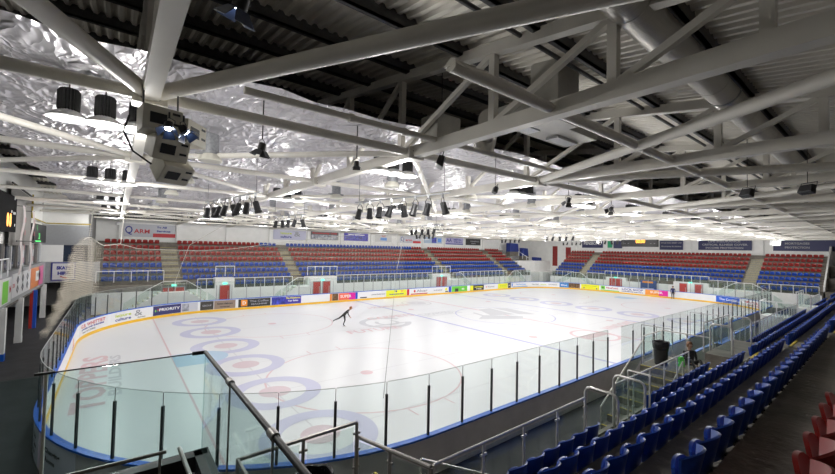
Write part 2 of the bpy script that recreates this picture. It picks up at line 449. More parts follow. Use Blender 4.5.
b = MB(); ring(b, -2.4, 10.2, 1.5, 1.7, 30, ICEZ+.003); ring(b, -2.4, 10.2, .2, 1.1, 20, ICEZ+.003); ice_part('painted_emblem', b, i_faint)
b = MB()
for (a, c) in (((-7.4, 4.8), (-3.4, 4.8)), ((-3.4, 4.8), (-2.9, 3.6)), ((-2.9, 3.6), (-7.0, 3.6)), ((-7.0, 3.6), (-7.4, 4.8))):
    b.bar((a[0]+.5, a[1]-.5, ICEZ+.003), (c[0]+.5, c[1]-.5, ICEZ+.003), .1, .002)
ice_part('painted_frame', b, i_grey)
ice_text('painted_advert', 'SCAFFOLD', .9, -4.7, 3.75, -.05, i_grey, width=3.2)
b = MB(); z = ICEZ+.004      # centre logo, tilted slabs and a hat-like sweep
b.quad((-1.4, .4, z), (.2, 3.4, z), (1.9, 3.4, z), (1.1, -.4, z)); b.quad((1.5, -.6, z), (2.3, 3.3, z), (3.5, 2.4, z), (2.9, -1.4, z))
b.quad((-3.7, -.2, z), (-1.9, .9, z), (.9, -1.4, z), (-.2, -2.3, z)); b.quad((-1.9, 2.2, z), (-1.5, 2.4, z), (-1.9, .6, z), (-2.3, .7, z))
ice_part('painted_centre_logo', b, i_grey)
ice_text('painted_advert', 'WINDOWS', 1.2, 4.3, -8.5, .05, i_red, width=5.4)
b = MB(); ring(b, -1.3, -9.2, 1.5, 1.7, 30, ICEZ+.003); strip(b, -3.0, .4, -9.6, -8.8, ICEZ+.005); ice_part('painted_emblem', b, i_red)
ice_text('painted_advert', 'GARAGE', 1.0, 16.5, .2, .05, i_faint, width=5)

# ================================================================== BOARDS AND GLASS
boards = thing('rink_boards', 'white dasher boards with blue cap and yellow kick strip around the ice', 'rink boards', (0, 0, 0))
b = MB(); wall_ring(b, 0, PERIM-.001, 0, -.10, 0, 1.02); bo = b.build('board_panel', [board_white], boards)
b = MB(); ribbon(b, 0, PERIM-.001, -.104, 0.0, 1.0); b.build('outer_cladding', board_grey, boards, label='dull grey outer face of the boards')
b = MB(); wall_ring(b, 0, PERIM-.001, .03, -.14, 1.02, 1.07); b.build('blue_cap', board_blue, boards, label='bright blue cap rail')
b = MB(); wall_ring(b, 0, PERIM-.001, .02, -.0, 0.03, .22); b.build('kick_strip', kick_yellow, boards, label='yellow kick strip')
# glass
gl = thing('rink_glass_screen', 'clear protective glass standing on the boards around the rink', 'glass screen', (0, 0, 0))
def in_gap(s): return 94.0 < s < 95.4 or 142.0 < s < 143.2
s_near0 = 109.85
panes = []
s = 0.2
while s < PERIM-.3:
    e = min(s+1.26, PERIM+.2)
    if not in_gap(s+.6): panes.append((s+.02, e-.02))
    s = e
panes.sort(key=lambda p: (Vector(path(p[0])[:2])-CAM.xy).length)
rest = MB(); restp = MB(); em = MB(); reste = MB()
for i, (a, e) in enumerate(panes):
    mb = MB() if i < 90 else rest
    zt = 2.67 if not (path(a)[0] > 0 and path(a)[1] > 14) else 2.67
    wall_ring(mb, a, e, -.045, -.057, 1.07, zt, step=.65)
    if i < 90: mb.build('glass_pane', glass_rink, gl)
    x, y, tx, ty = path(a-.02, -.05)
    pm = MB() if i < 90 else restp
    near = y < -10 or x < -26
    pm.bar((x, y, .95), (x, y, 2.36), .045, .06, up=(tx, ty, 0)); pm.bar((x, y, 2.36), (x, y, 2.66), .010, .012, up=(tx, ty, 0))
    ss_ = srange(a, e, .65)
    for q0, q1 in zip(ss_, ss_[1:]): (em if i < 90 else reste).bar((*path(q0, -.051)[:2], 2.67), (*path(q1, -.051)[:2], 2.67), .013, .012)
    if i < 90: pm.build('glass_post', backlit_post if near else alu, gl, label='slim post with backlit shade painted in' if near else None)
em.build('top_edge_strip', C('edge_strip', (.42, .44, .44), .4), gl); reste.build('top_edge_strip', C('edge_strip', (.42, .44, .44), .4), gl); rest.build('glass_pane', glass_rink, gl, kind='stuff'); restp.build('glass_post', alu, gl, kind='stuff')

# adverts on the boards --------------------------------------------------
def advert(s0, s1, base, items, label, off=.012, z0=.24, z1=.98):
    """items: (kind, args...) in local metres, x from left, y from 0 at bottom"""
    t = thing('advert_banner', label, 'banner', (0, 0, 0))
    x, y, _, _ = path((s0+s1)/2); t.location = (x, y, z0)
    b = MB(); wall_ring(b, s0, s1, off, .002, z0, z1); b.build('banner_sheet', C('ad_'+'%02d%02d%02d' % tuple(int(c*99) for c in base), base, .4), t)
    H = z1-z0; Wd = s1-s0
    fn = lambda u, v, o=off+.006: (path(s0+u, o)[0], path(s0+u, o)[1], z0+v)
    for it in items:
        q = MB()
        if it[0] == 't':
            _, txt, cx, cy, size, wd, m = it; put_text(q, txt, size, fn, cx=cx*Wd, cy=cy*H, width=wd*Wd, bold=.008); q.build('lettering', m, t)
        elif it[0] == 'r':
            _, x0, x1, y0, y1, m = it; n = max(1, int((x1-x0)*Wd/.5)); 
            for k in range(n):
                xa, xb = x0+(x1-x0)*k/n, x0+(x1-x0)*(k+1)/n
                q.quad(*[fn(a*Wd, c*H, off+.003) for a, c in ((xa, y0), (xb, y0), (xb, y1), (xa, y1))])
            q.build('printed_block', m, t)
        elif it[0] == 'c':
            _, cx, cy, r, m = it; n = 14
            q.add([fn(cx*Wd+r*math.cos(2*PI*k/n), cy*H+r*math.sin(2*PI*k/n), off+.004) for k in range(n)], [tuple(range(n))]); q.build('printed_disc', m, t)
    return t
pic_blue = C('picture_blue', (.04, .05, .38), .4, noise=.9, nscale=3); pic_brown = C('picture_brown', (.16, .08, .03), .4, noise=.9, nscale=4)
pic_grey = C('picture_grey', (.30, .31, .36), .4, noise=.7, nscale=3); magenta = C('ad_magenta', (.75, .01, .35), .4); pinky = C('ad_pink', (.85, .12, .16), .4)
skyb = C('ad_sky', (.1, .3, .75), .4); tan = C('ad_tan', (.42, .32, .25), .4)
Wh = (.80, .80, .82)
advert(9.4, 12.4, Wh, [('c', .5, .55, .22, ink_orange), ('t', 'CAFE', .5, .2, .15, .5, ink_red)], 'white banner with an orange disc at the far left of the boards')
advert(14.2, 17.85, Wh, [('t', 'G.B. WHITTET', .5, .72, .30, .86, ink_red), ('t', 'JOINERS AND BUILDERS', .5, .45, .12, .8, ink_blue), ('t', 'tel 01382', .4, .2, .15, .5, ink_grey)], 'white corner banner with red capitals above blue small print')
advert(18.15, 21.45, Wh, [('t', 'leisure', .33, .68, .30, .42, ink_lime), ('t', 'culture', .33, .3, .30, .42, ink_blue), ('t', '&', .72, .6, .62, .2, ink_grey), ('t', 'dundee', .8, .16, .12, .2, ink_grey)], 'white banner reading leisure and culture with a large ampersand, on the boards')
advert(21.72, 23.9, (.03, .03, .14), [('t', 'PRIORITY', .58, .55, .30, .74, ink_white), ('c', .12, .5, .12, ink_green), ('c', .18, .58, .07, ink_red)], 'navy banner reading PRIORITY at the left goal line')
advert(23.95, 25.2, (.55, .56, .62), [('r', .0, .45, .1, .9, pic_grey)], 'pale grey swirl banner right of the navy one')
advert(25.4, 26.45, (.05, .045, .04), [('t', 'GROUP', .5, .5, .2, .7, ink_grey)], 'small near-black banner left of the tan one')
advert(26.5, 28.25, (.30, .22, .17), [('t', 'Kitchens & Bathrooms', .5, .62, .2, .72, ink_black), ('t', 'www', .5, .25, .12, .5, ink_black)], 'tan brown banner with thin dark script on the far boards')
advert(28.5, 31.4, (.03, .03, .03), [('r', .08, .27, .12, .9, ink_orange), ('t', 'D', .175, .5, .42, .1, ink_white), ('t', 'The Coffee', .64, .68, .26, .6, ink_grey), ('t', 'MACHINE', .64, .3, .2, .5, ink_grey)], 'black banner with an orange square at its left')
advert(31.5, 34.45, (.05, .04, .40), [('r', 0, .45, .05, .95, pic_blue), ('t', 'The Warehouse', .72, .78, .22, .5, ink_yellow), ('t', 'Car Sales', .72, .42, .2, .35, ink_white)], 'deep blue picture banner with yellow lettering on the far boards')
advert(34.6, 37.6, Wh, [], 'blank white banner left of the orange and brown one')
advert(37.62, 37.86, (.8, .25, .02), [], 'narrow orange strip on the far boards')
advert(37.9, 38.6, (.12, .07, .03), [('r', .1, .6, .1, .9, pic_brown)], 'small brown picture banner on the far boards')
advert(38.65, 40.7, (.85, .16, .10), [('r', .62, 1, 0, 1, magenta), ('t', 'SUPER', .42, .5, .42, .66, ink_white)], 'orange to magenta banner with white capitals on the far boards')
advert(40.72, 41.0, (.01, .06, .55), [], 'narrow blue strip where the left blue line meets the boards')
advert(41.1, 44.8, Wh, [('r', .06, .3, .06, .22, ink_black), ('t', 'premier family dental', .72, .5, .2, .5, ink_grey)], 'white banner with a small black block and grey script')
advert(44.85, 47.9, (.80, .82, .03), [('t', 'autoecosse', .5, .35, .26, .7, ink_blue), ('c', .48, .78, .12, ink_blue), ('c', .76, .76, .1, pinky)], 'yellow banner with blue lettering left of the red centre strip')
advert(47.95, 48.3, (.6, .02, .03), [], 'narrow red strip where the centre line meets the boards')
advert(48.35, 52.0, Wh, [('t', 'Alcar', .55, .6, .42, .5, ink_grey), ('r', .05, .8, .04, .2, ink_red), ('c', .22, .6, .16, ink_red)], 'white banner with a red bar and grey name right of the centre line')
advert(52.05, 55.0, Wh, [('t', 'BLUE BADGE', .35, .5, .2, .5, ink_grey), ('c', .85, .6, .2, ink_yellow), ('r', .8, .98, .08, .25, ink_black)], 'white banner with a yellow spot beside the right blue line strip')
advert(55.05, 55.5, (.01, .06, .55), [], 'narrow blue strip where the right blue line meets the boards')
advert(55.6, 58.6, (.16, .58, .05), [('r', .2, .42, .0, .6, ink_black), ('t', 'e', .72, .5, .5, .18, ink_white)], 'bright green banner on the far boards')
advert(59.2, 62.1, (.04, .04, .04), [('r', 0, .22, .05, .95, ink_yellow), ('t', 'BATTERIES', .62, .6, .24, .6, ink_yellow), ('t', 'TYRES', .62, .25, .18, .4, ink_white)], 'black banner with a yellow end on the far boards')
advert(62.2, 65.2, Wh, [('t', 'hurst', .5, .5, .3, .5, ink_grey), ('c', .15, .5, .1, pinky)], 'white banner with faint pink mark on the far boards')
advert(65.3, 67.6, (.80, .80, .03), [('t', 'STORAGE', .5, .5, .24, .6, ink_lime)], 'plain yellow banner near the far right corner')
advert(67.7, 68.4, (.05, .05, .05), [('t', 'M', .5, .5, .3, .5, ink_white)], 'small black banner beside the plain yellow one')
advert(68.5, 72.8, Wh, [('t', 'The Business', .55, .6, .26, .55, skyb), ('r', .1, .9, .06, .2, skyb), ('r', .02, .09, .2, .9, skyb)], 'white banner with blue bar in the far right corner')
advert(72.9, 77.7, Wh, [('t', 'PAINTERS', .2, .5, .26, .25, ink_grey), ('t', 'leisure', .5, .5, .24, .2, ink_lime), ('t', 'CATERING', .82, .5, .24, .28, ink_grey)], 'long white banner around the far right corner')
advert(77.9, 81.0, (.05, .22, .55), [('t', 'Blue', .22, .5, .34, .3, ink_white), ('r', .45, 1, 0, 1, pic_brown)], 'blue and brown picture banner in the far right corner')
advert(81.2, 84.0, (.82, .80, .02), [('t', 'YELLOW TAXIS', .5, .68, .22, .7, ink_lime), ('c', .15, .2, .1, ink_blue), ('c', .85, .2, .1, ink_blue)], 'yellow banner with two blue spots on the right end boards')
advert(84.2, 87.0, Wh, [('r', .02, .25, .3, .95, ink_green), ('t', 'HirePoint', .62, .62, .32, .62, ink_red), ('r', 0, 1, 0, .16, ink_green), ('c', .13, .6, .12, ink_black)], 'white banner with green block and red name on the right end boards')
advert(87.1, 90.5, Wh, [('t', 'LOCK SHOP', .5, .64, .42, .84, ink_blue), ('t', 'LOCKSMITHS AND KEYS', .5, .22, .16, .86, ink_blue)], 'white banner reading LOCK SHOP in blue on the right end boards')
advert(90.55, 93.4, (.85, .30, .04), [('r', .62, 1, 0, 1, magenta), ('t', 'SUPER', .5, .55, .4, .55, ink_white)], 'orange to magenta banner beside the gate in the right end boards')
advert(95.6, 98.6, Wh, [], 'blank white banner right of the gate in the end boards')
advert(98.8, 101.6, (.01, .10, .60), [('t', 'The Courier', .5, .55, .36, .76, ink_white)], 'bright blue banner with white name in the near right corner')
advert(101.8, 105.6, Wh, [('t', 'McGILL', .45, .62, .34, .66, ink_red), ('t', 'electrical', .45, .22, .16, .5, ink_red)], 'white banner with red lettering in the near right corner')
# printing on the outside of the near left corner
t = thing('notice_panel', 'grey sign on the outside of the near left boards listing the cafe', 'sign', (-26.0, -13.9, 0))
def outs(s0): return lambda u, v: (path(s0-u, -.125)[0], path(s0-u, -.125)[1], v)
b = MB(); wall_ring(b, 162.6, 165.9, -.106, -.116, .05, .98); b.build('sign_sheet', C('notice_grey', (.75, .75, .85), .5), t)
for txt, u, v, wd in (('< Cafe', .45, .72, .5), ('< Skate', .5, .5, .55), ('< Bar', .42, .3, .42), ('Changing', 2.1, .72, .9), ('Rooms', 2.0, .5, .6)):
    b = MB(); put_text(b, txt, .16, outs(165.8), cx=u, cy=v, width=wd, bold=.006); b.build('lettering', ink_black, t)
b = MB(); put_text(b, 'EXIT', .5, outs(0.7), cx=0, cy=.6, width=1.2); b.build('lettering', ink_black, boards, label='black lettering on the outer face')

# ================================================================== SEATS
def seat_geo(kind=0, nu=8, nv=4, half=.243, ph=.205):
    """tip-up stadium seat facing +Y; back top at y=0"""
    B_ = MB()
    front = []; back = []
    for j in range(nv+1):
        v = j/nv
        for i in range(nu+1):
            u = -1+2*i/nu
            zt = .81-.05*abs(u)**2.2; z = .40+(zt-.40)*v
            wv = half*(1-.02*(1-v)); y = .02-.0*v+.115*u*u*(.35+.65*v)+.07*(1-v)-.02*v
            front.append((u*wv, y, z)); back.append((u*wv, y-.022, z-.004*v))
    W1 = nu+1; N = len(front); vs = front+back; fs = []
    for j in range(nv):
        for i in range(nu):
            a = j*W1+i; fs.append((a+1, a, a+W1, a+W1+1)); fs.append((N+a, N+a+1, N+a+W1+1, N+a+W1))
    for i in range(nu):
        a = i; fs.append((a, a+1, N+a+1, N+a)); a = nv*W1+i; fs.append((a+1, a, N+a, N+a+1))
    for j in range(nv):
        a = j*W1; fs.append((a+W1, a, N+a, N+a+W1)); a = j*W1+nu; fs.append((a, a+W1, N+a+W1, N+a))
    B_.add(vs, fs)
    P_ = MB(); n1, n2 = 6, 3; f = []; bk = []
    for j in range(n2+1):
        v = j/n2
        for i in range(n1+1):
            u = -1+2*i/n1
            wv = ph*(1-.12*v*v); z = .42+.25*v-(.05*abs(u)**3)*v; y = .13+.07*v-.03*u*u*v
            f.append((u*wv, y+.03, z)); bk.append((u*wv, y, z))
    W1 = n1+1; N = len(f); fs = []
    for j in range(n2):
        for i in range(n1):
            a = j*W1+i; fs.append((a+1, a, a+W1, a+W1+1)); fs.append((N+a, N+a+1, N+a+W1+1, N+a+W1))
    for i in range(n1):
        a = i; fs.append((a, a+1, N+a+1, N+a)); a = n2*W1+i; fs.append((a+1, a, N+a, N+a+1))
    for j in range(n2):
        a = j*W1; fs.append((a+W1, a, N+a, N+a+W1)); a = j*W1+n1; fs.append((a, a+W1, N+a+W1, N+a))
    P_.add(f+bk, fs)
    K_ = MB(); K_.box(-.03, .03, -.0, .06, 0, .45); K_.box(-.10, .10, -.02, .10, 0, .015); K_.bar((0, .03, .42), (0, .19, .43), .2, .03)
    return B_, P_, K_
SB, SP, SK = seat_geo()
def make_seat(m, colour):
    t = thing('stadium_seat', 'x', 'seat')
    SB.build('backrest', m, t, smooth=True, local=True); SP.build('tip_up_seat', m, t, smooth=True, local=True); SK.build('mounting_bracket', bracket_m, t, local=True)
    note_children(t); return t
spots = []      # (x, y, z, rot, colour, row k, stand, index in run, side)
def run(x0, x1, k, stand):
    n = int(round((x1-x0)/.5)); 
    for i in range(n):
        u = x0+.25+.5*i; yk, zk = trow(k)
        col = 'b' if k < 4 else 'r'
        if stand == 'near': spots.append((u, -yk, zk, 0, col, k, stand))
        elif stand == 'far':
            if k == 7 and -15 < u < 8: col = 'b'
            spots.append((u, yk, zk, PI, col, k, stand))
        else: spots.append((33.9+.9*k, u, zk, PI/2, col, k, stand))
for k in range(7):      # near stand
    if k == 0: rs = [(-24, -20.5), (-18.0, -13.0), (-7.8, 8.7), (12, 21), (26, 31)]
    elif k == 1: rs = [(-24, -13.0), (-11.8, 9.7), (11.3, 23.2), (25.6, 31)]
    else: rs = [(-24.5 if k < 4 else -27.5, -13.0), (-11.8, 9.7), (11.3, 23.8), (25.6, 31)]
    for r in rs: run(*r, k, 'near')
for k in range(8):
    if k == 0: rs = [(-22.5, -21), (-19, -13.5), (-7.9, 6.5), (12.0, 23.5)]
    else: rs = [(-29.5, -25.0), (-23.5, -13.0), (-11.8, 10.0), (11.5, 24.2), (25.5, 30.5-.15*k)]
    for r in rs: run(*r, k, 'far')
for k in range(8):
    rs = [(11.5, 15.8), (-10.4, 10.2), (-17.3, -11.9)]
    if k == 0: rs = [(12.5, 15.5), (-17.3, -12.5)]
    for r in rs: run(*r, k, 'end')
def proj(p):
    d = Vector(p)-CAM; f = d.dot(F2)
    if f < .2: return None
    return 417.5+F_PX*d.dot(R3)/f, 237-F_PX*d.dot(U3)/f, f
vis = []; hid = []
for sp_ in spots:
    q = proj((sp_[0], sp_[1], sp_[2]+.7))
    if q and -25 < q[0] < 860 and -25 < q[1] < 520: vis.append((q[2], sp_))
vis.sort(key=lambda t: t[0])
near_seats = [t[1] for t in vis[:296]]; far_seats = [t[1] for t in vis[296:]]
protos = {'b': make_seat(blue_seat, 'blue'), 'r': make_seat(red_seat, 'red')}
used = {'b': False, 'r': False}
rowword = ['front', 'second', 'third', 'fourth', 'fifth', 'sixth', 'seventh', 'eighth']
cnt = {}
near_seats.sort(key=lambda s: (s[6], s[5], s[0]))
for (x, y, z, rz, col, k, st) in near_seats:
    n = cnt[(st, k)] = cnt.get((st, k), 0)+1
    cw = 'blue' if col == 'b' else 'red'
    lab = '%s tip-up seat, %s from the camera end of the %s row above the rink' % (cw, ordw(n), rowword[k])
    grp = '%s seats of the %s row of the near stand' % (cw, rowword[k])
    if not used[col]:
        o = protos[col]; used[col] = True; o.location = (x, y, z); o.rotation_euler = (0, 0, rz); o['label'] = lab; o['group'] = grp
    else: dup(protos[col], (x, y, z), rz, lab, grp)
stf = MB()
SB2, SP2, SK2 = seat_geo(nu=4, nv=2, half=.205, ph=.18)
for (x, y, z, rz, col, k, st) in far_seats:
    ca, sa = math.cos(rz), math.sin(rz)
    for g_, mi in ((SB2, 0 if col == 'b' else 1), (SP2, 0 if col == 'b' else 1)):
        stf.add([(x+p[0]*ca-p[1]*sa, y+p[0]*sa+p[1]*ca, z+p[2]) for p in g_.v], g_.f, mi)
o = stf.build('stadium_seat', [blue_seat, red_seat]); tag(o, 'rows of blue and red tip-up seats filling the stands across the ice', 'seats', kind='stuff')

# stair nosings and steps in the aisles
def aisle(u0, u1, stand, label):
    mb = MB(); ms = MB()
    for k in range(8):
        yk, zk = trow(k)
        for h in (0, 1):
            if k == 0 and h == 0: continue
            ya = (yk-.85-.40) if h == 0 else max(yk-.85, 18.45); dl = .40 if h == 0 else (.90 if k else .55); za = zk-.28 if h == 0 else zk+.004
            if stand == 'end': e0 = ya-18.96+33.9; mb.box(e0-.012, e0+dl, u0, u1, zk-.56, za+.01); ms.box(e0-.015, e0+.06, u0, u1, za+.01, za+.02)
            else:
                sg = 1 if stand == 'far' else -1
                mb.box(u0, u1, *sorted((sg*(ya-(.012 if k else 0)), sg*(ya+dl))), zk-.56, za+.01); ms.box(u0, u1, *sorted((sg*ya, sg*(ya+.06))), za+.01, za+.025)
    o = mb.build('aisle_stairs', C('aisle_concrete', (.27, .26, .21), .8, noise=.15)); tag(o, label, 'stairs'); 
    n = ms.build('yellow_nosing', yellow_nose); n.parent = o
names = {'far': 'across the ice', 'end': 'in the right end stand', 'near': 'in the near stand'}
for u0, u1, st, w_ in ((-25, -23.6, 'far', 'far left, behind the netting,'), (-13, -11.8, 'far', 'left of the middle'), (10, 11.4, 'far', 'right of the middle'), (24.2, 25.4, 'far', 'nearest the far right corner'),
                   (10.3, 11.4, 'end', 'nearest the far corner'), (-11.8, -10.5, 'end', 'to the right'), (-13, -11.8, 'near', 'nearest the camera'), (9.8, 11.2, 'near', 'farther along'), (23.9, 25.5, 'near', 'at the far end')):
    aisle(u0, u1, st, 'concrete aisle stairs %s %s' % (w_, names[st]))

# ================================================================== RAILS
def rail(name, label, pts, z, h, spacing, m, glass=glass_rail, pr=.024, ends=True, group=None, clamps=False, sq=False, bottom=0.06, mp=None):
    """pts: list of (x, y) or (x, y, z); top rail at z (or point z), posts down h, glass between"""
    P_ = [Vector((p[0], p[1], p[2] if len(p) > 2 else z)) for p in pts]
    t = thing(name, label, 'railing', (P_[0].x, P_[0].y, P_[0].z-h), group)
    mb = MB(); 
    if sq: 
        for a, b in zip(P_, P_[1:]): mb.bar(a, b, .07, .06)
    else: mb.tube(P_, pr, 8)
    mb.build('handrail', m, t, smooth=not sq)
    for i, (a, b) in enumerate(zip(P_, P_[1:])):
        L = (b-a).length; n = max(1, int(round(L/spacing))); d = (b-a)/n; hd = Vector((b.x-a.x, b.y-a.y, 0)).normalized()
        for k in range(n+1):
            if k == n and (i < len(P_)-2): continue
            p = a+d*k; q = MB()
            if sq: q.bar(p-Vector((0, 0, h)), p, .05, .05, up=hd)
            else: q.tube([p-Vector((0, 0, h)), p], pr*.9, 8)
            if clamps:
                for zz in (.2, h-.22):
                    c = p-Vector((0, 0, zz)); q.tube([c-hd*.07, c+hd*.07], .022, 6)
            q.build('post', mp or m, t, smooth=not sq)
            if k < n and glass:
                g = MB(); e = p+d; g_in = hd*.07
                a0, b0 = p+g_in, e-g_in; top = .07
                nrm = Vector((-hd.y, hd.x, 0))*.005
                vs = [a0-Vector((0, 0, h-bottom))-nrm, b0-Vector((0, 0, h-bottom))-nrm, b0-Vector((0, 0, top))-nrm, a0-Vector((0, 0, top))-nrm]
                vs += [v+nrm*2 for v in vs]
                g.add(vs, [(3, 2, 1, 0), (4, 5, 6, 7), (0, 1, 5, 4), (1, 2, 6, 5), (2, 3, 7, 6), (3, 0, 4, 7)])
                g.build('glass_panel', glass, t)
    return t
def zz(p, z): return (p[0], p[1], z)
# far stand front rails (square white frames) with raised boxes over the doors
far_runs = [(-22.4, -20.9, 2.71), (-20.9, -19.2, 3.9), (-19.2, -13.3, 2.71), (-11.6, -8.0, 3.75), (-8.0, 6.9, 2.71), (6.9, 10.4, 3.55), (12.3, 23.6, 2.71), (25.6, 30.3, 2.71)]
wordf = ['left of the single red door', 'above the single red door', 'between the single and double red doors', 'above the left double red doors', 'across the middle of the far stand', 'above the middle red doors', 'right of the middle red doors', 'at the far right corner of the far stand']
for (a, b_, z), wd in zip(far_runs, wordf):
    rail('guard_rail', 'white framed glass guard rail '+wd, [(a, 18.38), (b_, 18.38)], z, .97, .95, rail_white, sq=True, pr=.03)
rail('guard_rail', 'white framed glass guard rail at the left end of the far stand', [(-29.8, 18.38), (-25.1, 18.38)], 3.55, .95, 1.2, rail_white, sq=True)
for (a, b_, z), wd in zip([(15.9, 11.8, 2.71), (9.4, 6.4, 2.71), (6.4, -7.3, 3.15), (-7.3, -10.2, 2.71), (-12.2, -17.4, 2.71)], ['nearest the far corner', 'left of the raised walkway', 'along the raised walkway', 'right of the raised walkway', 'at its near end']):
    rail('guard_rail', 'white framed glass guard rail of the right end stand, '+wd, [(33.3, a), (33.3, b_)], z, .95, 1.0, rail_white, sq=True)
# raised boxes holding the doors
def door_box(x0, x1, sign, ztop_, label, doors, depth=.9, axis='y', inner=18.43):
    t = thing('door_lobby', label, 'doorway', ((x0+x1)/2, sign*inner, 0) if axis == 'y' else (inner, (x0+x1)/2, 0))
    b = MB()
    if axis == 'y': b.box(x0, x1, *sorted((sign*(inner-.14), sign*(inner+depth))), 1.2, ztop_)
    else: b.box(inner-.2, inner+depth, x0, x1, 1.2, ztop_)
    b.build('box_top', white_paint if sign > 0 else concrete, t)
    for d in doors:
        n = MB(); h = MB(); fr = MB()
        if axis == 'y':
            yy = sorted((sign*(inner-.16), sign*(inner-.10)))
            n.box(d-.42, d+.42, *yy, .05, 2.0); h.box(d+.28, d+.32, *sorted((sign*(inner-.20), sign*(inner-.16))), .6, 1.5)
            fr.box(d-.5, d+.5, *sorted((sign*(inner-.15), sign*(inner-.09))), 0, 2.1)
        else:
            n.box(inner-.24, inner-.18, d-.42, d+.42, .05, 2.0); h.box(inner-.28, inner-.24, d-.3, d-.26, .6, 1.5)
            fr.box(inner-.22, inner-.16, d-.5, d+.5, 0, 2.1)
        fo = fr.build('door_frame', alu, t); do = n.build('red_door', door_red, t, label='dark red door leaf'); h.build('pull_handle', inox, do)
        h.v = h.v
    ex = MB()
    if axis == 'y': m_ = (x0+x1)/2; ex.box(m_-.2, m_+.2, *sorted((sign*(inner-.2), sign*(inner-.14))), 2.12, 2.3)
    else: m_ = (x0+x1)/2; ex.box(inner-.26, inner-.2, m_-.2, m_+.2, 2.12, 2.3)
    ex.build('exit_light', C('exit_green', (.1, .6, .4), .5, emit=(.15, .9, .6), es=.9), t)
    return t
door_box(-20.9, -19.2, 1, 2.75, 'white lobby with a single red door under the far seats', [-20.05])
door_box(-11.6, -8.0, 1, 2.6, 'white lobby with double red doors left of the middle of the far stand', [-10.5, -9.3])
door_box(6.9, 10.4, 1, 2.45, 'white lobby with red double doors right of the middle of the far stand', [8.1, 9.2])
door_box(-25.3, -23.3, 1, 1.7, 'pair of red doors behind the PRIORITY banner', [-24.75, -23.85], depth=.1)
door_box(3.2, 6.2, 1, 2.2, 'red and brown doors at the left of the right end stand', [5.2, 4.2], axis='x', inner=33.4)
door_box(-7.3, -3.2, 1, 2.2, 'pair of red doors at the right of the end stand', [-4.4, -6.2], axis='x', inner=33.4)
t = thing('kiosk', 'blue kiosk with an orange sign below the right end stand', 'kiosk', (33.0, 0, 0))
b = MB(); b.box(32.7, 33.2, -1.1, .9, 0, 2.1); b.build('kiosk_body', C('kiosk_blue', (.03, .07, .25), .5), t, bevel=.02)
b = MB(); b.box(32.66, 32.7, -.8, .6, 1.75, 2.0); b.build('kiosk_sign', ink_orange, t); b = MB(); b.box(32.64, 32.7, -.9, .7, .9, 1.0); b.build('counter', inox, t)

# flights of steps from the rinkside passage up to the stands
def flight(x0, x1, ya, yb, label, matl=None, nose=True, z1=1.65):
    """x0 at the floor end, x1 at the top"""
    n = 8; t = thing('stair_flight', label, 'stairs', ((x0+x1)/2, (ya+yb)/2, 0)); b = MB(); ns = MB()
    for i in range(n):
        a = x0+(x1-x0)*i/n; z = z1*(i+1)/n
        b.box(*sorted((a, x1)), ya, yb, z1*i/n, z)
        ns.box(*sorted((a, a+(.05 if x1 > x0 else -.05))), ya+.01, yb-.01, z, z+.012)
    b.build('steps', matl or concrete, t); ns.build('yellow_nosing', yellow_nose, t)
    return t
def stair_side(x0, x1, y, label, m=rail_white, z1=1.65, glass=glass_rail):
    return rail('stair_rail', label, [(x0, y, 1.0), (x1, y, z1+1.0)], 0, .95, 1.1, m, glass=glass, sq=(m is rail_white))
def landing(x0, x1, ya, yb, label, z=1.65, m=None):
    b = MB(); b.box(x0, x1, ya, yb, 0, z); o = b.build('stair_landing', m or white_paint); tag(o, label, 'landing', None); return o
for i, (x0, x1, l0, l1, wd) in enumerate([(-28.0, -25.2, -25.2, -23.4, 'left of the far left aisle'), (-20.9, -23.4, None, None, 'right of the far left aisle'), (-15.6, -13.1, -13.1, -11.7, 'left of the second aisle'),
                                    (13.9, 11.6, 10.0, 11.6, 'right of the third aisle'), (27.6, 25.4, 24.0, 25.4, 'right of the fourth aisle'), (21.6, 24.0, None, None, 'left of the fourth aisle')]):
    flight(x0, x1, 17.4, 18.32, 'white sided stair flight %s across the ice' % wd, white_paint)
    stair_side(x0, x1, 17.36, 'white sloping stair rail %s across the ice' % wd)
    if l0 is not None:
        landing(l0, l1, 17.4, 18.32, 'white stair landing %s across the ice' % wd)
        rail('guard_rail', 'white landing rail %s across the ice' % wd, [(l0, 17.36), (l1, 17.36)], 2.65, .95, .8, rail_white, sq=True)
def flight_y(y0, y1, xa, xb, label):
    n = 8; t = thing('stair_flight', label, 'stairs', ((xa+xb)/2, (y0+y1)/2, 0)); b = MB()
    for i in range(n):
        a = y0+(y1-y0)*i/n; b.box(xa, xb, *sorted((a, y1)), 1.65*i/n, 1.65*(i+1)/n)
    b.build('steps', white_paint, t); return t
for y0, y1, wd in ((7.4, 10.0, 'right of the far aisle'), (14.4, 11.6, 'left of the far aisle'), (-7.6, -10.3, 'left of the near aisle'), (-14.6, -11.9, 'right of the near aisle')):
    flight_y(y0, y1, 32.3, 33.2, 'white sided stair flight of the end stand, '+wd)
    rail('stair_rail', 'white sloping stair rail of the end stand, '+wd, [(32.26, y0, 1.0), (32.26, y1, 2.65)], 0, .95, 1.0, rail_white, sq=True)
for a, b_, wd in ((11.6, 10.0, 'far aisle'), (-10.3, -11.9, 'near aisle')):
    b = MB(); b.box(32.3, 33.2, b_, a, 0, 1.65); tag(b.build('stair_landing', white_paint), 'white stair landing below the %s of the end stand' % wd, 'landing')
    rail('guard_rail', 'white landing rail below the %s of the end stand' % wd, [(32.26, a), (32.26, b_)], 2.65, .95, .8, rail_white, sq=True)

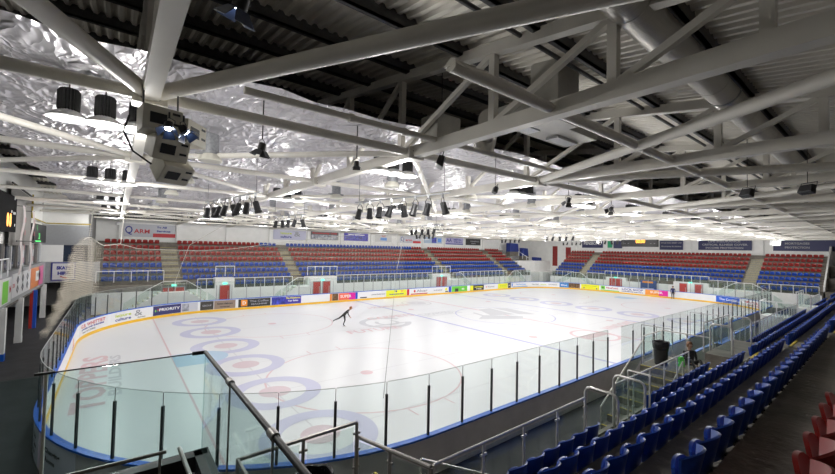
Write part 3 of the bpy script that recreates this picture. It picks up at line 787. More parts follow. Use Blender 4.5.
# near side rails (brushed steel)
def near_rail(label, pts, z=2.72, sp=1.06, h=1.0, **k): return rail('guard_rail', label, pts, z, h, sp, inox, clamps=True, **k)
near_rail('brushed steel and glass guard rail along the front of the nearest seats', [(-24.75, -18.43), (-20.25, -18.43)])
near_rail('brushed steel guard rail beside the steps down to the first bin landing', [(-18.8, -18.43), (-13.4, -18.43)], sp=1.0)
near_rail('long brushed steel guard rail running to the far right corner', [(-7.6, -18.43), (8.8, -18.43)], sp=.95)
near_rail('brushed steel guard rail of the last block towards the far right corner', [(12.6, -18.43), (22.0, -18.43)], sp=.95)
def loop(x, y0, y1, z0, zt, label, n=1):
    t = thing('end_barrier', label, 'railing', (x, y0, z0)); b = MB(); r = .12
    b.tube([(x, y0, z0), (x, y0, zt-r), (x, y0-.04, zt-.04), (x, y0-r, zt), (x, y1+r, zt), (x, y1+.04, zt-.04), (x, y1, zt-r), (x, y1, z0)], .028, 8)
    b.build('hooped_rail', inox, t, smooth=True); g = MB(); g.box(x-.006, x+.006, y1+.06, y0-.06, z0+.1, zt-.08); g.build('glass_panel', glass_rail, t); return t
loop(-20.24, -18.43, -19.14, 1.7, 2.98, 'hooped steel barrier at the near side of the stair opening')
loop(-18.86, -18.43, -19.14, 1.7, 2.98, 'hooped steel barrier at the far side of the stair opening')
rail('guard_rail', 'short steel rail between the hooped barriers and the first seats', [(-18.2, -18.5), (-18.2, -19.0)], 2.98, 1.3, .5, inox)
# near vomitory landing at the first bin and flight down
def near_platform(x0, x1, zr, tag_, lab):
    landing(x0, x1, -18.32, -16.5, 'dark concrete landing with a bin, '+lab, m=concrete)
near_platform(-27.1, -25.0, 2.71, 0, 'at the bottom of the picture')
near_platform(-12.0, -10.05, 2.71, 0, 'halfway along the near side')
rail('guard_rail', 'dark bronze glass rail around the landing at the bottom of the picture', [(-27.05, -18.3), (-27.05, -16.55), (-24.97, -16.5)], 2.71, 1.04, 1.04, inox_dark, clamps=True, pr=.034)
rail('guard_rail', 'lower steel rail joining the bottom landing to the seats', [(-24.95, -16.5, 2.44), (-24.8, -18.43, 2.70)], 2.6, 1.0, .95, inox_dark, clamps=True, pr=.034)
flight(-21.6, -24.95, -17.6, -16.5, 'dark steps down from the landing at the bottom of the picture')
rail('stair_rail', 'steel stair rail going down beside the nearest guard rail', [(-24.3, -17.6, 2.3), (-21.6, -17.6, .95)], 0, .9, 1.5, inox, glass=None)
near_rail('steel and glass rail around the landing halfway along', [(-12.0, -16.5), (-10.05, -16.5), (-10.05, -18.3)], 2.71, 1.0)
flight(-15.6, -12.0, -18.3, -16.55, 'dark steps with yellow edges up to the halfway landing')
rail('stair_rail', 'sloping steel rail on the rink side of the yellow edged steps', [(-15.5, -16.5, .75), (-12.0, -16.5, 2.6)], 0, .75, 1.7, inox)
rail('stair_rail', 'sloping steel rail on the seat side of the yellow edged steps', [(-15.6, -18.2, .95), (-13.2, -18.2, 2.3)], 0, .75, 1.6, inox, glass=None)
# raised lobby box on the near side with its rails
b = MB(); b.box(-11.7, -7.9, -19.85, -18.44, 1.2, 2.42); tag(b.build('lobby_box', concrete), 'raised concrete box between the near seats', 'lobby')
near_rail('steel and glass rail on the raised box, rink side', [(-11.66, -18.4), (-8.93, -18.4)], 3.52, 1.0, h=1.05) if False else near_rail('steel and glass rail on the raised box, rink side', [(-11.66, -18.4), (-8.3, -18.4)], 3.5, 1.1, h=1.05)
loop(-11.1, -18.45, -19.1, 2.42, 3.42, 'hooped steel barrier on the raised box, camera end')
loop(-8.21, -18.45, -19.1, 2.42, 3.44, 'hooped steel barrier on the raised box, far end')
# small lobby farther on
b = MB(); b.box(9.0, 12.4, -19.8, -18.44, 1.2, 2.42); tag(b.build('lobby_box', white_paint), 'pale raised box farther along the near stand', 'lobby')
rail('guard_rail', 'white railed glass on the farther raised box', [(9.1, -18.4), (12.3, -18.4)], 3.5, 1.05, 1.0, rail_white, sq=True)
loop(9.2, -18.45, -19.1, 2.42, 3.42, 'hooped barrier on the farther raised box')
landing(9.0, 10.8, -18.32, -16.5, 'farther rinkside landing near the right corner', m=white_paint)
rail('guard_rail', 'white railed glass around the farther landing', [(8.9, -18.3), (8.9, -16.5), (10.8, -16.5)], 2.71, 1.0, .9, rail_white, sq=True)
# players' benches behind the boards
for i, (a, b_, wd) in enumerate(((-8.6, -2.2, 'first'), (1.2, 7.0, 'second'))):
    t = thing('players_bench', 'blue topped players bench behind the near boards, %s from the camera' % wd, 'bench', ((a+b_)/2, -15.9, 0))
    q = MB(); q.box(a, b_, -16.0, -15.6, .42, .48); q.build('bench_top', C('bench_blue', (.01, .12, .5), .4), t)
    q = MB(); q.box(a, b_, -16.5, -16.42, .0, 1.1); q.build('back_panel', white_paint, t)
    q = MB(); q.box(a, b_, -16.54, -16.38, 1.1, 1.14); q.build('cap', board_blue, t)
    for xx in (a+.3, (a+b_)/2, b_-.3): q = MB(); q.box(xx-.04, xx+.04, -15.98, -15.62, 0, .42); q.build('leg', alu, t)
rail('glass_partition', 'clear glass partition at the end of the players bench', [(-8.8, -15.2), (-8.8, -16.5)], 2.6, 2.5, .65, alu, glass=glass_rink, pr=.02)
rail('glass_partition', 'clear glass partition between the players benches', [(-1.9, -15.2), (-1.9, -16.5)], 2.6, 2.5, .65, alu, glass=glass_rink, pr=.02)
rail('glass_partition', 'clear glass partition beyond the players benches', [(7.3, -15.2), (7.3, -16.5)], 2.6, 2.5, .65, alu, glass=glass_rink, pr=.02)

# bins
def bin_(x, y, z, label):
    t = thing('waste_bin', label, 'bin', (x, y, z)); b = MB()
    b.lathe((x, y, z), [(.20, 0), (.22, .02), (.27, .82), (.27, .84), (.25, .84), (.20, .06), (.0, .05)], 20); b.build('bin_body', black_m, t, smooth=True)
    b = MB(); pr = []; n = 28
    for i, (r, h) in enumerate(((.262, .60), (.285, .70), (.300, .85), (.285, .90), (.25, .88), (.22, .60))):
        for k in range(n): a = 2*PI*k/n; rr = r*(1+.025*math.sin(7*a+i)); pr.append((x+rr*math.cos(a), y+rr*math.sin(a), z+h+.015*math.sin(5*a)))
    b.add(pr, [(i*n+k, i*n+(k+1) % n, (i+1)*n+(k+1) % n, (i+1)*n+k) for i in range(5) for k in range(n)])
    b.build('bin_liner', C('bin_liner_black', (.012, .012, .014), .22, bump=.3, bscale=30), t, smooth=True, label='crumpled black liner folded over the rim')
bin_(-26.15, -17.3, 1.65, 'black bin with liner on the landing at the bottom of the picture')
bin_(-11.65, -17.0, 1.65, 'black bin with liner on the halfway landing beside the steps')

# foreground glass balustrade above the vomitory
ZB, ZT = 3.63, 4.73
t = thing('glass_balustrade', 'tall clear glass balustrade with a dark top rail in the foreground', 'balustrade', (-27.77, -17.84, ZB))
fa = [(-29.09, -17.84), (-27.77, -17.84), (-27.77, -19.05), (-27.77, -20.25), (-27.77, -21.4)]
b = MB(); b.bar((-29.11, -17.84, ZT), (-27.77, -17.84, ZT), .012, .012); b.build('slim_edge_rail', black_m, t)
b = MB(); b.tube([(-27.90, -17.84, ZT), (-27.77, -17.84, ZT), (-27.77, -21.4, ZT)], .021, 10); b.build('top_rail', black_m, t, smooth=True)
for i, ((xa, ya), (xb, yb)) in enumerate(zip(fa, fa[1:])):
    g = MB(); g.box(min(xa, xb)-.006, max(xa, xb)+.006, min(ya, yb)-.006, max(ya, yb)-.01 if ya != yb else ya+.006, ZB, ZT-.01); g.build('glass_pane', glass_fore, t)
for y in (-19.05, -20.25):
    b = MB(); b.tube([(-27.77, y-.05, ZT), (-27.77, y+.05, ZT)], .032, 10); b.build('rail_coupling', inox_dark, t, smooth=True)
    b = MB(); b.bar((-27.77, y, ZB), (-27.77, y, ZT), .012, .02); b.build('pane_joint', inox_dark, t)
b = MB(); b.tube([(-29.09, -17.84, 2.9), (-29.09, -17.84, ZT)], .014, 8); b.build('end_post', C('cream_post', (.85, .82, .74), .4), t, smooth=True, label='pale slim end post')
b = MB(); b.bar((-29.17, -17.84, ZT+.002), (-29.03, -17.84, ZT+.002), .03, .02); b.build('rail_cap', black_m, t)
g = MB(); g.box(-31.5, -29.12, -17.846, -17.834, 2.9, ZT-.02); g.build('glass_pane', glass_fore, t)
# the dark steel trough the balustrade stands on
t = thing('stairwell_parapet', 'black steel ledge at the head of the stairwell under the glass balustrade', 'parapet', (-28.4, -17.9, 3.3))
b = MB(); b.box(-28.9, -27.72, -17.95, -17.80, 3.45, 3.62); b.box(-27.85, -27.70, -21.4, -17.8, 3.45, 3.62); b.build('ledge', black_m, t)
b = MB(); b.box(-27.80, -27.74, -21.4, -17.85, 1.7, 3.45); b.build('side_sheet', C('dark_sheet', (.03, .03, .032), .4, metal=.4), t)
t = thing('stairwell_handrail', 'dark tubular handrail sloping up at the bottom left', 'railing', (-28.3, -18.6, 3.0))
b = MB(); b.tube([(-29.0, -18.2, 3.89), (-28.15, -18.2, 3.87)], .018, 10); b.build('handrail', inox_dark, t, smooth=True)
b = MB(); b.tube([(-28.2, -18.2, 3.0), (-28.2, -18.2, 3.86)], .012, 8); b.build('post', inox_dark, t, smooth=True)
t = thing('stairwell_handrail', 'steel handrail end pointing towards the camera at the bottom left', 'railing', (-28.1, -18.6, 3.0))
b = MB(); b.tube([(-28.035, -18.2, 3.87), (-28.02, -18.95, 3.88)], .02, 10); b.build('handrail', inox_dark, t, smooth=True)
b = MB(); b.tube([(-28.02, -18.8, 3.0), (-28.02, -18.8, 3.87)], .018, 8); b.build('post', inox_dark, t, smooth=True)

# ================================================================== ROOF STEEL
def ztc(y): return 10.12+.157*(15.4-abs(y))
posts = [22.0, 20.4, 18.25, 15.4, 12.8, 10.1, 7.4, 4.7, 2.0]
def make_truss():
    t = thing('roof_truss', 'x', 'roof truss', (0, 0, 8.2))
    b = MB(); b.bar((0, -26.6, 8.2), (0, 26.6, 8.2), .21, .25); b.build('bottom_chord', steel_paint, t)
    b = MB(); b.bar((0, -26.6, ztc(26.6)), (0, 0, ztc(0)), .18, .2); b.bar((0, 0, ztc(0)), (0, 26.6, ztc(26.6)), .18, .2); b.build('top_chord', steel_paint, t)
    for sg in (-1, 1):
        for p in posts: b = MB(); b.bar((0, sg*p, 8.3), (0, sg*p, ztc(p)-.08), .13, .13, up=(1, 0, 0)); b.build('vertical_strut', steel_paint, t)
        for a, c in zip(posts[1:], posts[:-1]):
            b = MB(); b.bar((0, sg*(a+.08), 8.32), (0, sg*(c-.08), ztc(c)-.1), .10, .10, up=(1, 0, 0)); b.build('diagonal_strut', steel_paint, t)
    note_children(t); return t
tp = make_truss()
for i in range(14):
    lab = '%s white steel roof truss from the camera, spanning the rink' % ordw(i+1) if i else 'white steel roof truss nearest the camera, carrying the loudspeaker cluster'
    if i == 0: tp.location = (-28.3, 0, 8.2); tp['label'] = lab; tp['group'] = 'roof trusses across the hall'
    else: dup(tp, (-28.3+5*i, 0, 8.2), None, lab, 'roof trusses across the hall')
NY = [-15.85, -10.6, -5.3, 0, 5.3, 10.6, 15.85, 21.1]
def tube_thing(p, q, r, label, grp, plates=True):
    t = thing('bracing_tube', label, 'steel tube', p, grp); b = MB(); b.tube([p, q], r, 12); b.build('tube', steel_paint, t, smooth=True)
    if plates:
        d = (Vector(q)-Vector(p)).normalized()
        for e, s in ((Vector(p), 1), (Vector(q), -1)):
            b = MB(); b.bar(e-d*.02*s, e+d*.22*s, r*2.3, .03); b.build('end_plate', steel_paint, t)
    return t
Z0 = 8.2; X = [-28.3+5*i for i in range(14)]
G1 = 'tubes running the length of the roof'; G2 = 'slanting bracing tubes between the trusses'
for j, (y, r, nm) in enumerate([(-19.5, .085, 'in the line over the seats')]+[(y, .075 if k else .09, '%s line from the near side' % ordw(k+2)) for k, y in enumerate(NY)]):
    for i in range(-1, 13):
        a = X[i] if i >= 0 else -33.0; b_ = X[i+1]
        if j == 0 and i < 1: 
            if i == 0: a = -25.7
            else: continue
        tube_thing((a+(.16 if i >= 0 else 0), y, Z0), (b_-.16, y, Z0), r, 'level white tube, %s bay from the camera, %s' % (ordw(i+2), nm), G1)
def diag(i, yi, j, yj, r, lab):
    a = Vector((X[i] if i >= 0 else -33.1, yi, Z0)); b_ = Vector((X[j] if j >= 0 else -33.1, yj, Z0)); d = (b_-a).normalized()
    tube_thing(tuple(a+d*.22), tuple(b_-d*.22), r, lab, G2)
for i in range(0, 13, 2):
    for sj, sd in ((-1, 'left'), (1, 'right')):
        if i+sj < -1 or i+sj > 13: continue
        diag(i, -15.85, i+sj, -25.2, .105 if i < 3 else .10, 'thick slanting tube to the %s of the %s truss over the near seats' % (sd, ordw(i+1)))
        diag(i, -10.6, i+sj, -15.85, .07, 'slanting tube to the %s of the %s truss above the near side of the ice' % (sd, ordw(i+1)))
        diag(i, -10.6, i+sj, -5.3, .07, 'slanting tube to the %s of the %s truss above the inner ice' % (sd, ordw(i+1)))
        diag(i, 10.6, i+sj, 5.3, .07, 'slanting tube to the %s of the %s truss above the far half of the ice' % (sd, ordw(i+1)))
        diag(i, 10.6, i+sj, 15.85, .07, 'slanting tube to the %s of the %s truss above the far boards' % (sd, ordw(i+1)))
# slim conduit tube with collars
t = thing('conduit_tube', 'slim tube with collars slung beside the near tube line', 'steel tube', (-27, -16.75, 8.3)); b = MB(); b.tube([(-27.2, -16.75, 8.3), (-18.6, -16.75, 8.3)], .06, 10); b.build('tube', steel_paint, t, smooth=True)
for xx in (-25.4, -24.2, -21.5): b = MB(); b.lathe((xx, -16.75, 8.3), [(.075, -.05), (.08, 0), (.075, .05)], 10, axis='x'); b.build('collar', steel_paint, t)
# node plates under the nearest trusses
for i in range(0, 3):
    for y in NY[:2]:
        t = thing('node_box', 'bolted steel joint box under the %s truss, %s' % (ordw(i+1), 'over the near boards' if y < -12 else 'over the ice'), 'steel joint', (X[i], y, 8.1))
        b = MB(); b.box(X[i]-.22, X[i]+.22, y-.16, y+.16, 8.03, 8.30); b.build('plate_box', steel_paint, t, bevel=.015)
        for sx in (-.1, .0, .1):
            for zz in (8.10, 8.2): q = MB(); q.lathe((X[i]+sx, y-.16, zz), [(.016, -.02), (.016, 0.0)], 6, axis='y'); q.build('bolt', steel_dark, t)
# purlins
k = 0
for y in [v*1.75 for v in range(-15, 16)]:
    if abs(y) > 26.4: continue
    zc = ztc(y)+.17; b = MB(); b.box(-46, 46, y-.035, y+.035, zc-.13, zc+.11); b.box(-46, 46, y-.035, y+.11, zc-.13, zc-.11)
    o = b.build('roof_purlin', steel_dark); k += 1; tag(o, 'dark steel roof purlin, %s from the near side wall' % ordw(k), 'roof purlin', 'dark purlins under the roof deck')
# cable trays and hanging wires above near seats
b = MB(); b.tube([(-34, -22.6, 9.0), (20, -22.6, 9.0)], .025, 6); tag(b.build('conduit', C('conduit_grey', (.35, .35, .36), .4, metal=.5)), 'thin pale conduit under the near roof slope', 'conduit')
b = MB(); b.tube([(-34, -18.9, 9.62), (20, -18.9, 9.62)], .04, 6); tag(b.build('cable_tray', steel_dark), 'dark cable tray high above the first rows', 'cable tray')
# ventilation duct
t = thing('ventilation_duct', 'large shiny spiral ventilation duct running above the near seats', 'duct', (-30, -20.65, 9.3))
b = MB(); b.tube([(-34, -20.65, 9.33), (-9.6, -20.65, 9.33)], .285, 32); b.build('spiral_tube', duct_m, t, smooth=True)
for k in range(20): q = MB(); q.lathe((-33+k*1.2, -20.65, 9.33), [(.287, -.012), (.292, 0), (.287, .012)], 32, axis='x'); q.build('spiral_seam', duct_m, t, smooth=True)
for xx in (-24, -19, -14): q = MB(); q.tube([(xx, -20.65, 9.33+.3*math.sin(0)), (xx, -20.65, 9.95)], .008, 5); q.build('hanger', steel_dark, t); q = MB(); q.lathe((xx, -20.65, 9.33), [(.30, -.03), (.30, .03)], 24, axis='x'); q.build('strap', alu, t)
t = thing('air_handling_duct', 'pale boxed air duct with round elbow and grilles beside the second truss', 'duct', (-21, -17.8, 8.6))
dm = C('duct_panel', (.50, .49, .45), .4, metal=.2, noise=.05)
b = MB(); b.box(-21.9, -21.1, -18.7, -18.05, 8.6, 9.9); b.build('riser_box', dm, t, bevel=.02)
b = MB(); b.box(-22.3, -19.5, -18.3, -17.4, 8.72, 9.05); b.build('main_box', dm, t, bevel=.02)
b = MB(); b.tube([(-22.3, -17.3, 8.85), (-22.0, -17.1, 8.85), (-21.7, -16.7, 8.8), (-21.65, -16.6, 8.6), (-21.65, -16.5, 8.35)], .26, 16); b.build('round_elbow', duct_m, t, smooth=True)
for i, (xa, ya) in enumerate([(-20.6, -17.9), (-22.2, -17.9)]):
    b = MB(); b.box(xa, xa+.9, ya, ya+.3, 8.66, 8.72); b.build('grille', rail_white, t)
b = MB(); b.box(-23.2, -22.5, -16.6, -16.0, 8.42, 9.0); b.build('plenum_box', dm, t, bevel=.02)

# ================================================================== LAMPS
def make_lamp():
    t = thing('high_bay_lamp', 'x', 'ceiling lamp', (0, 0, 0))
    b = MB(); n = 40; vs = []
    for z, r in ((.13, .135), (.16, .15), (.46, .15), (.50, .12)):
        for k in range(n): a = 2*PI*k/n; rr = r*(1 if k % 2 else .82); vs.append((rr*math.cos(a), rr*math.sin(a), z))
    b.add(vs, [(i*n+k, i*n+(k+1) % n, (i+1)*n+(k+1) % n, (i+1)*n+k) for i in range(3) for k in range(n)]+[tuple(3*n+k for k in range(n)), tuple(range(n))[::-1]])
    b.build('finned_heatsink', lamp_body, t, local=True)
    b = MB(); b.lathe((0, 0, 0), [(.12, .14), (.20, .09), (.28, .02), (.285, .0), (.27, .005), (.19, .075), (.11, .12)], 20); b.build('reflector', lamp_rim, t, smooth=True, local=True)
    b = MB(); b.lathe((0, 0, 0), [(.26, .012), (.0, .011)], 20); b.build('lens', lamp_glow, t, local=True)
    b = MB(); b.tube([(0, 0, .5), (0, 0, .78)], .012, 6); b.build('hanger', steel_dark, t, local=True)
    note_children(t); return t
lamp0 = make_lamp(); first = True
lx = [-28.85, -22.75, -17.05, -12.6, -7.6, -2.6, 2.4, 7.4, 12.4, 17.4, 22.4, 27.4, 33.6]  # last column is unseen, added to light the right end
ly = [-14.3, -6.1, 2.2, 10.4, 17.6]  # last row is unseen, added to brighten the far side
wl = ['over the near boards', 'near the middle of the ice', 'beyond the middle of the ice', 'over the far side', 'added unseen over the far stand']
for i, xg in enumerate(lx):
    for j, yg in enumerate(ly):
        for k in (-1, 0, 1):
            lab = '%s high bay lamp, %s trio from the camera, %s' % (['left', 'middle', 'right'][k+1], ordw(i+1), wl[j])
            loc = (xg+k*.47, yg, 8.0)
            if first: lamp0.location = loc; lamp0['label'] = lab; lamp0['group'] = 'high bay lamps under the lining'; r = lamp0; first = False
            else: r = dup(lamp0, loc, None, lab, 'high bay lamps under the lining')
            if k == 0:
                ld = bpy.data.lights.new('lamp_light', 'AREA'); ld.shape = 'RECTANGLE'; ld.size = 1.3; ld.size_y = .5; ld.energy = LAMP_W; ld.color = (1, .985, .95)
                lo = bpy.data.objects.new('lamp_light', ld); COL.objects.link(lo); lo.parent = r; lo.location = (0, 0, -.03)
                lp_ = bpy.data.lights.new('added_fill', 'POINT'); lp_.shadow_soft_size = .22; lp_.energy = LAMP_FILL; lp_.color = (1, .985, .95)  # omni light added to lift the lining, roof steel and stands
                l2_ = bpy.data.objects.new('added_fill', lp_); COL.objects.link(l2_); l2_.parent = r; l2_.location = (.235, 0, -.26)
# drum shaped fittings hanging from the lining
t = thing('drum_fitting', 'x', 'ceiling fitting', (0, 0, 0))
b = MB(); b.lathe((0, 0, 0), [(.17, .12), (.19, .14), (.19, .62), (.17, .64), (.03, .65), (.03, .67)], 16); b.build('mesh_drum', C('drum_mesh_grey', (.34, .35, .37), .5, metal=.3, noise=.2, nscale=20), t, smooth=True, local=True)
b = MB(); b.lathe((0, 0, 0), [(.25, -.06), (.27, -.04), (.23, .06), (.17, .13), (.0, .13)], 16); b.build('bell_cover', cream, t, smooth=True, local=True)
b = MB(); b.box(-.34, .34, -.03, .03, .10, .16); b.build('cross_bracket', grey_plastic, t, local=True)
note_children(t); first = True
for i, xg in enumerate([-26.85, -21.35, -17.5, -13.4, -9.0, -4.5, 0, 4.5, 9, 13.5, 18, 22.5, 27]):
    for j, yg in enumerate([-12.2, -8.0, -3.8, .4, 4.6, 8.8, 13]):
        lab = 'grey drum shaped fitting under the lining, %s from the camera end in the %s line' % (ordw(i+1), ordw(j+1)); loc = (xg, yg, 8.1)
        if first: t.location = loc; t['label'] = lab; t['group'] = 'drum fittings under the lining'; first = False
        else: dup(t, loc, None, lab, 'drum fittings under the lining')
# stage spotlights
def make_spot():
    t = thing('stage_spotlight', 'x', 'spotlight', (0, 0, 0)); b = MB(); M = Matrix.Rotation(math.radians(18), 4, 'X')
    b.lathe((0, 0, 0), [(.05, .0), (.09, .02), (.10, .30), (.115, .31), (.115, .38), (.10, .38), (.09, .33), (0, .33)], 14); b.xf(M @ Matrix.Rotation(PI, 4, 'X')); b.build('spot_can', black_m, t, smooth=True, local=True)
    b = MB(); b.tube([(-.13, 0, -.12), (-.13, 0, .05), (-.06, 0, .14), (.06, 0, .14), (.13, 0, .05), (.13, 0, -.12)], .012, 6); b.build('yoke', black_m, t, local=True)
    b = MB(); b.box(-.03, .03, -.03, .03, .13, .275); b.build('hook_clamp', alu, t, local=True); note_children(t); return t
spot = make_spot(); first = True
def bar_thing(a, b_, label):
    t = thing('lighting_bar', label, 'lighting bar', a); q = MB(); q.tube([a, b_], .025, 8); q.build('tube', alu, t, smooth=True)
    for p in (Vector(a).lerp(Vector(b_), .05), Vector(a).lerp(Vector(b_), .95)): q = MB(); q.tube([p, (p.x, p.y, 8.80)], .008, 5); q.build('drop_wire', steel_dark, t)
def spot_row(a, b_, n, wd):
    global first
    bar_thing(a, b_, 'thin lighting bar carrying the spotlights '+wd)
    for i in range(n):
        p = Vector(a).lerp(Vector(b_), (i+.5)/n); loc = (p.x, p.y, p.z-.25); lab = 'black stage spotlight, %s on the bar %s' % (ordw(i+1), wd); rz = [0.3, -.5, 2.1, .9, -1.2, 1.6, .1, -2][i % 8]
        g = 'stage spotlights '+wd
        if first: spot.location = loc; spot.rotation_euler = (0, 0, rz); spot['label'] = lab; spot['group'] = g; first = False
        else: dup(spot, loc, rz, lab, g)
spot_row((-21.85, -10.6, 7.62), (-21.1, -14.8, 7.62), 8, 'over the middle left of the ice')
spot_row((-25.95, -6.2, 7.62), (-25.2, -10.6, 7.62), 8, 'over the curling circles')
spot_row((-21.9, -1.6, 7.6), (-21.2, -4.4, 7.6), 5, 'farther over the left ice')
for i, (x0, y0) in enumerate([(-12, -4), (-6, 3), (2, -6), (8, 4), (14, -5), (20, 3)]):
    spot_row((x0, y0, 7.6), (x0, y0+3.2, 7.6), 5, ['above the centre logo', 'beyond the centre circle', 'over the near right ice', 'over the right blue line', 'over the right circles', 'at the right end'][i])
def theatre_spot(x, y, z, rz, tilt, label, lens_col=None, s=1.0, doors=True, lit=0, hang=None):
    t = thing('barn_door_spotlight', label, 'spotlight', (x, y, z), rz=0); M = Matrix.Translation((x, y, z)) @ Matrix.Rotation(rz, 4, 'Z') @ Matrix.Rotation(tilt, 4, 'X') @ Matrix.Scale(s, 4)
    b = MB(); b.lathe((0, 0, 0), [(.07, .10), (.11, .07), (.12, -.12), (.10, -.14), (.0, -.14)], 16); b.xf(M); b.build('lamp_housing', black_m, t, smooth=True)
    b = MB(); b.lathe((0, 0, 0), [(.092, -.142), (.0, -.146)], 16); b.xf(M); b.build('lens', C('cold_lens', (.8, .9, 1), .3, emit=(.75, .85, 1), es=lit) if lit else C('dark_lens', (.1, .1, .12), .1), t)
    if doors:
        dm_ = C('door_blue_black', (.03, .045, .09), .35) if lit else black_m
        for k in range(4):
            q = MB(); a = .11; o_ = .26; q.add([(-a, a, -.14), (a, a, -.14), (a*1.5, o_, -.32), (-a*1.5, o_, -.32), (-a, a+.008, -.135), (a, a+.008, -.135), (a*1.5, o_+.008, -.315), (-a*1.5, o_+.008, -.315)],
                          [(0, 1, 2, 3), (7, 6, 5, 4), (0, 4, 5, 1), (1, 5, 6, 2), (2, 6, 7, 3), (3, 7, 4, 0)])
            q.xf(M @ Matrix.Rotation(k*PI/2, 4, 'Z')); q.build('barn_door', dm_, t)
    q = MB(); q.tube([(-.15, 0, 0), (-.15, 0, .14), (0, 0, .22), (.15, 0, .14), (.15, 0, 0)], .012, 6); q.xf(Matrix.Translation((x, y, z)) @ Matrix.Rotation(rz, 4, 'Z') @ Matrix.Scale(s, 4)); q.build('yoke', black_m, t)
    q = MB(); q.tube([(x, y, z+.2*s), (x, y, hang or (z+.16 if lit else 8.80))], .012, 6); q.build('hanger', black_m, t)
    return t
theatre_spot(-27.86, -19.36, 8.06, .4, .5, 'blue black barn door spotlight shining at the top of the picture beside the nearest truss', lit=14, s=.55)
theatre_spot(-28.17, -17.3, 7.42, -.3, -.5, 'left lit spotlight of the pair above the loudspeakers', lit=14, s=.42)
theatre_spot(-28.03, -17.4, 7.38, .9, -.6, 'right lit spotlight of the pair above the loudspeakers', lit=14, s=.42)
theatre_spot(-26.5, -15.3, 7.88, .8, .2, 'black barn door spotlight under the tube right of the loudspeakers', s=.62)
theatre_spot(-24.4, -15.2, 7.9, -.6, .2, 'small black spotlight left of the second truss', s=.5)
theatre_spot(-16.1, -15.6, 7.85, -.6, .6, 'black spotlight under the third truss', s=.7)
theatre_spot(-12.4, -15.4, 7.85, 1.6, .9, 'black spotlight under the fourth truss', s=.7)
def flood(x, y, z, label, m=black_m, s=1.0, face=grey_plastic, rz=0.9):
    t = thing('flood_light', label, 'flood light', (x, y, z)); M = Matrix.Translation((x, y, z)) @ Matrix.Rotation(rz, 4, 'Z') @ Matrix.Rotation(.25, 4, 'X') @ Matrix.Scale(s, 4)
    b = MB(); b.add([(-.20, -.07, -.13), (.20, -.07, -.13), (.20, .10, -.09), (-.20, .10, -.09), (-.17, -.05, .13), (.17, -.05, .13), (.17, .08, .13), (-.17, .08, .13)], [(0, 3, 2, 1), (4, 5, 6, 7), (0, 1, 5, 4), (1, 2, 6, 5), (2, 3, 7, 6), (3, 0, 4, 7)]); b.xf(M); b.build('flood_housing', m, t, bevel=.02)
    q = MB(); q.box(-.15, .15, -.078, -.066, -.10, .10); q.xf(M); q.build('front_glass', face, t)
    q = MB(); q.tube([(-.22, 0, 0), (-.22, 0, .2), (.22, 0, .2), (.22, 0, 0)], .012, 6); q.xf(M); q.build('bracket', m, t)
    q = MB(); q.tube([(x, y, z+.19*s), (x, y, 8.80 if y > -16.1 else ztc(y)+.25)], .008, 6); q.build('hanger', m, t)
flood(-23.0, -16.5, 7.92, 'black box flood light hanging under the second truss')
flood(-13.8, -20.05, 7.86, 'small black flood light at the upper right under a slanting tube')
flood(-13.6, -21.3, 7.86, 'black flood light nearest the right edge of the picture')
flood(-19.7, -15.3, 7.8, 'black flood light beside a row of three lamps', s=.8)
flood(-28.5, 26.1, 7.9, 'white flood light at the far end of the nearest truss', rail_white, 1.1, lamp_rim)
flood(26.0, -14.9, 7.45, 'white lit flood light hanging by the right end stand', rail_white, 2.2, C('flood_face', (1, 1, .95), .4, emit=(1, .97, .88), es=.8), rz=-.9)
flood(29.0, 5.3, 7.7, 'white lit flood light hanging near the far right corner', rail_white, 1.8, C('flood_face', (1, 1, .95)), rz=-.9)
# loudspeaker cluster
t = thing('loudspeaker_cluster', 'beige loudspeaker cluster of three stacked cabinets hanging from the nearest truss', 'loudspeakers', (-28.1, -16.7, 7.2))
def cab(M, nm, k, open_=True):
    M = Matrix.Translation((-28.13, -16.6, 7.36)) @ Matrix.Scale(.78, 4) @ Matrix.Translation((28.1, 16.6, -7.15)) @ M
    b = MB(); b.add([(-.30, -.26, -.20), (.30, -.26, -.20), (.24, .26, -.20), (-.24, .26, -.20), (-.30, -.26, .22), (.30, -.26, .22), (.24, .26, .22), (-.24, .26, .22)], [(0, 3, 2, 1), (4, 5, 6, 7), (0, 1, 5, 4), (1, 2, 6, 5), (2, 3, 7, 6), (3, 0, 4, 7)]); b.xf(M); o = b.build(nm, beige, t, bevel=.012)
    q = MB(); q.box(-.20, .05, -.268, -.258, -.08, .10); q.xf(M); q.build('connector_panel', black_m, o)
    for zz in (-.06, .12): q = MB(); q.box(.13, .25, -.268, -.258, zz, zz+.04); q.xf(M); q.build('grip_slot', black_m, o)
    for sx, ya in ((.275, -.05), (.28, .1)): q = MB(); q.box(sx, sx+.02, ya-.1, ya+.06, .0, .05); q.xf(M); q.build('grip_slot', black_m, o)
R_ = Matrix.Rotation
cab(Matrix.Translation((-28.24, -16.62, 7.46)) @ R_(.25, 4, 'Z'), 'upper_cabinet', 0)
cab(Matrix.Translation((-28.1, -16.50, 7.08)) @ R_(.35, 4, 'Z') @ R_(.35, 4, 'X') @ Matrix.Scale(.95, 4), 'middle_cabinet', 1)
cab(Matrix.Translation((-28.0, -16.35, 6.74)) @ R_(.45, 4, 'Z') @ R_(.75, 4, 'X') @ Matrix.Scale(.9, 4), 'lower_cabinet', 2)
cab(Matrix.Translation((-27.84, -16.5, 7.36)) @ R_(.9, 4, 'Z') @ Matrix.Scale(.98, 4), 'side_cabinet', 3)
for sx in (-.3, .1): q = MB(); q.tube([(-28.1+sx, -16.5, 7.6), (-28.1+sx, -16.4, 8.1)], .012, 5); q.build('suspension_chain', steel_dark, t)
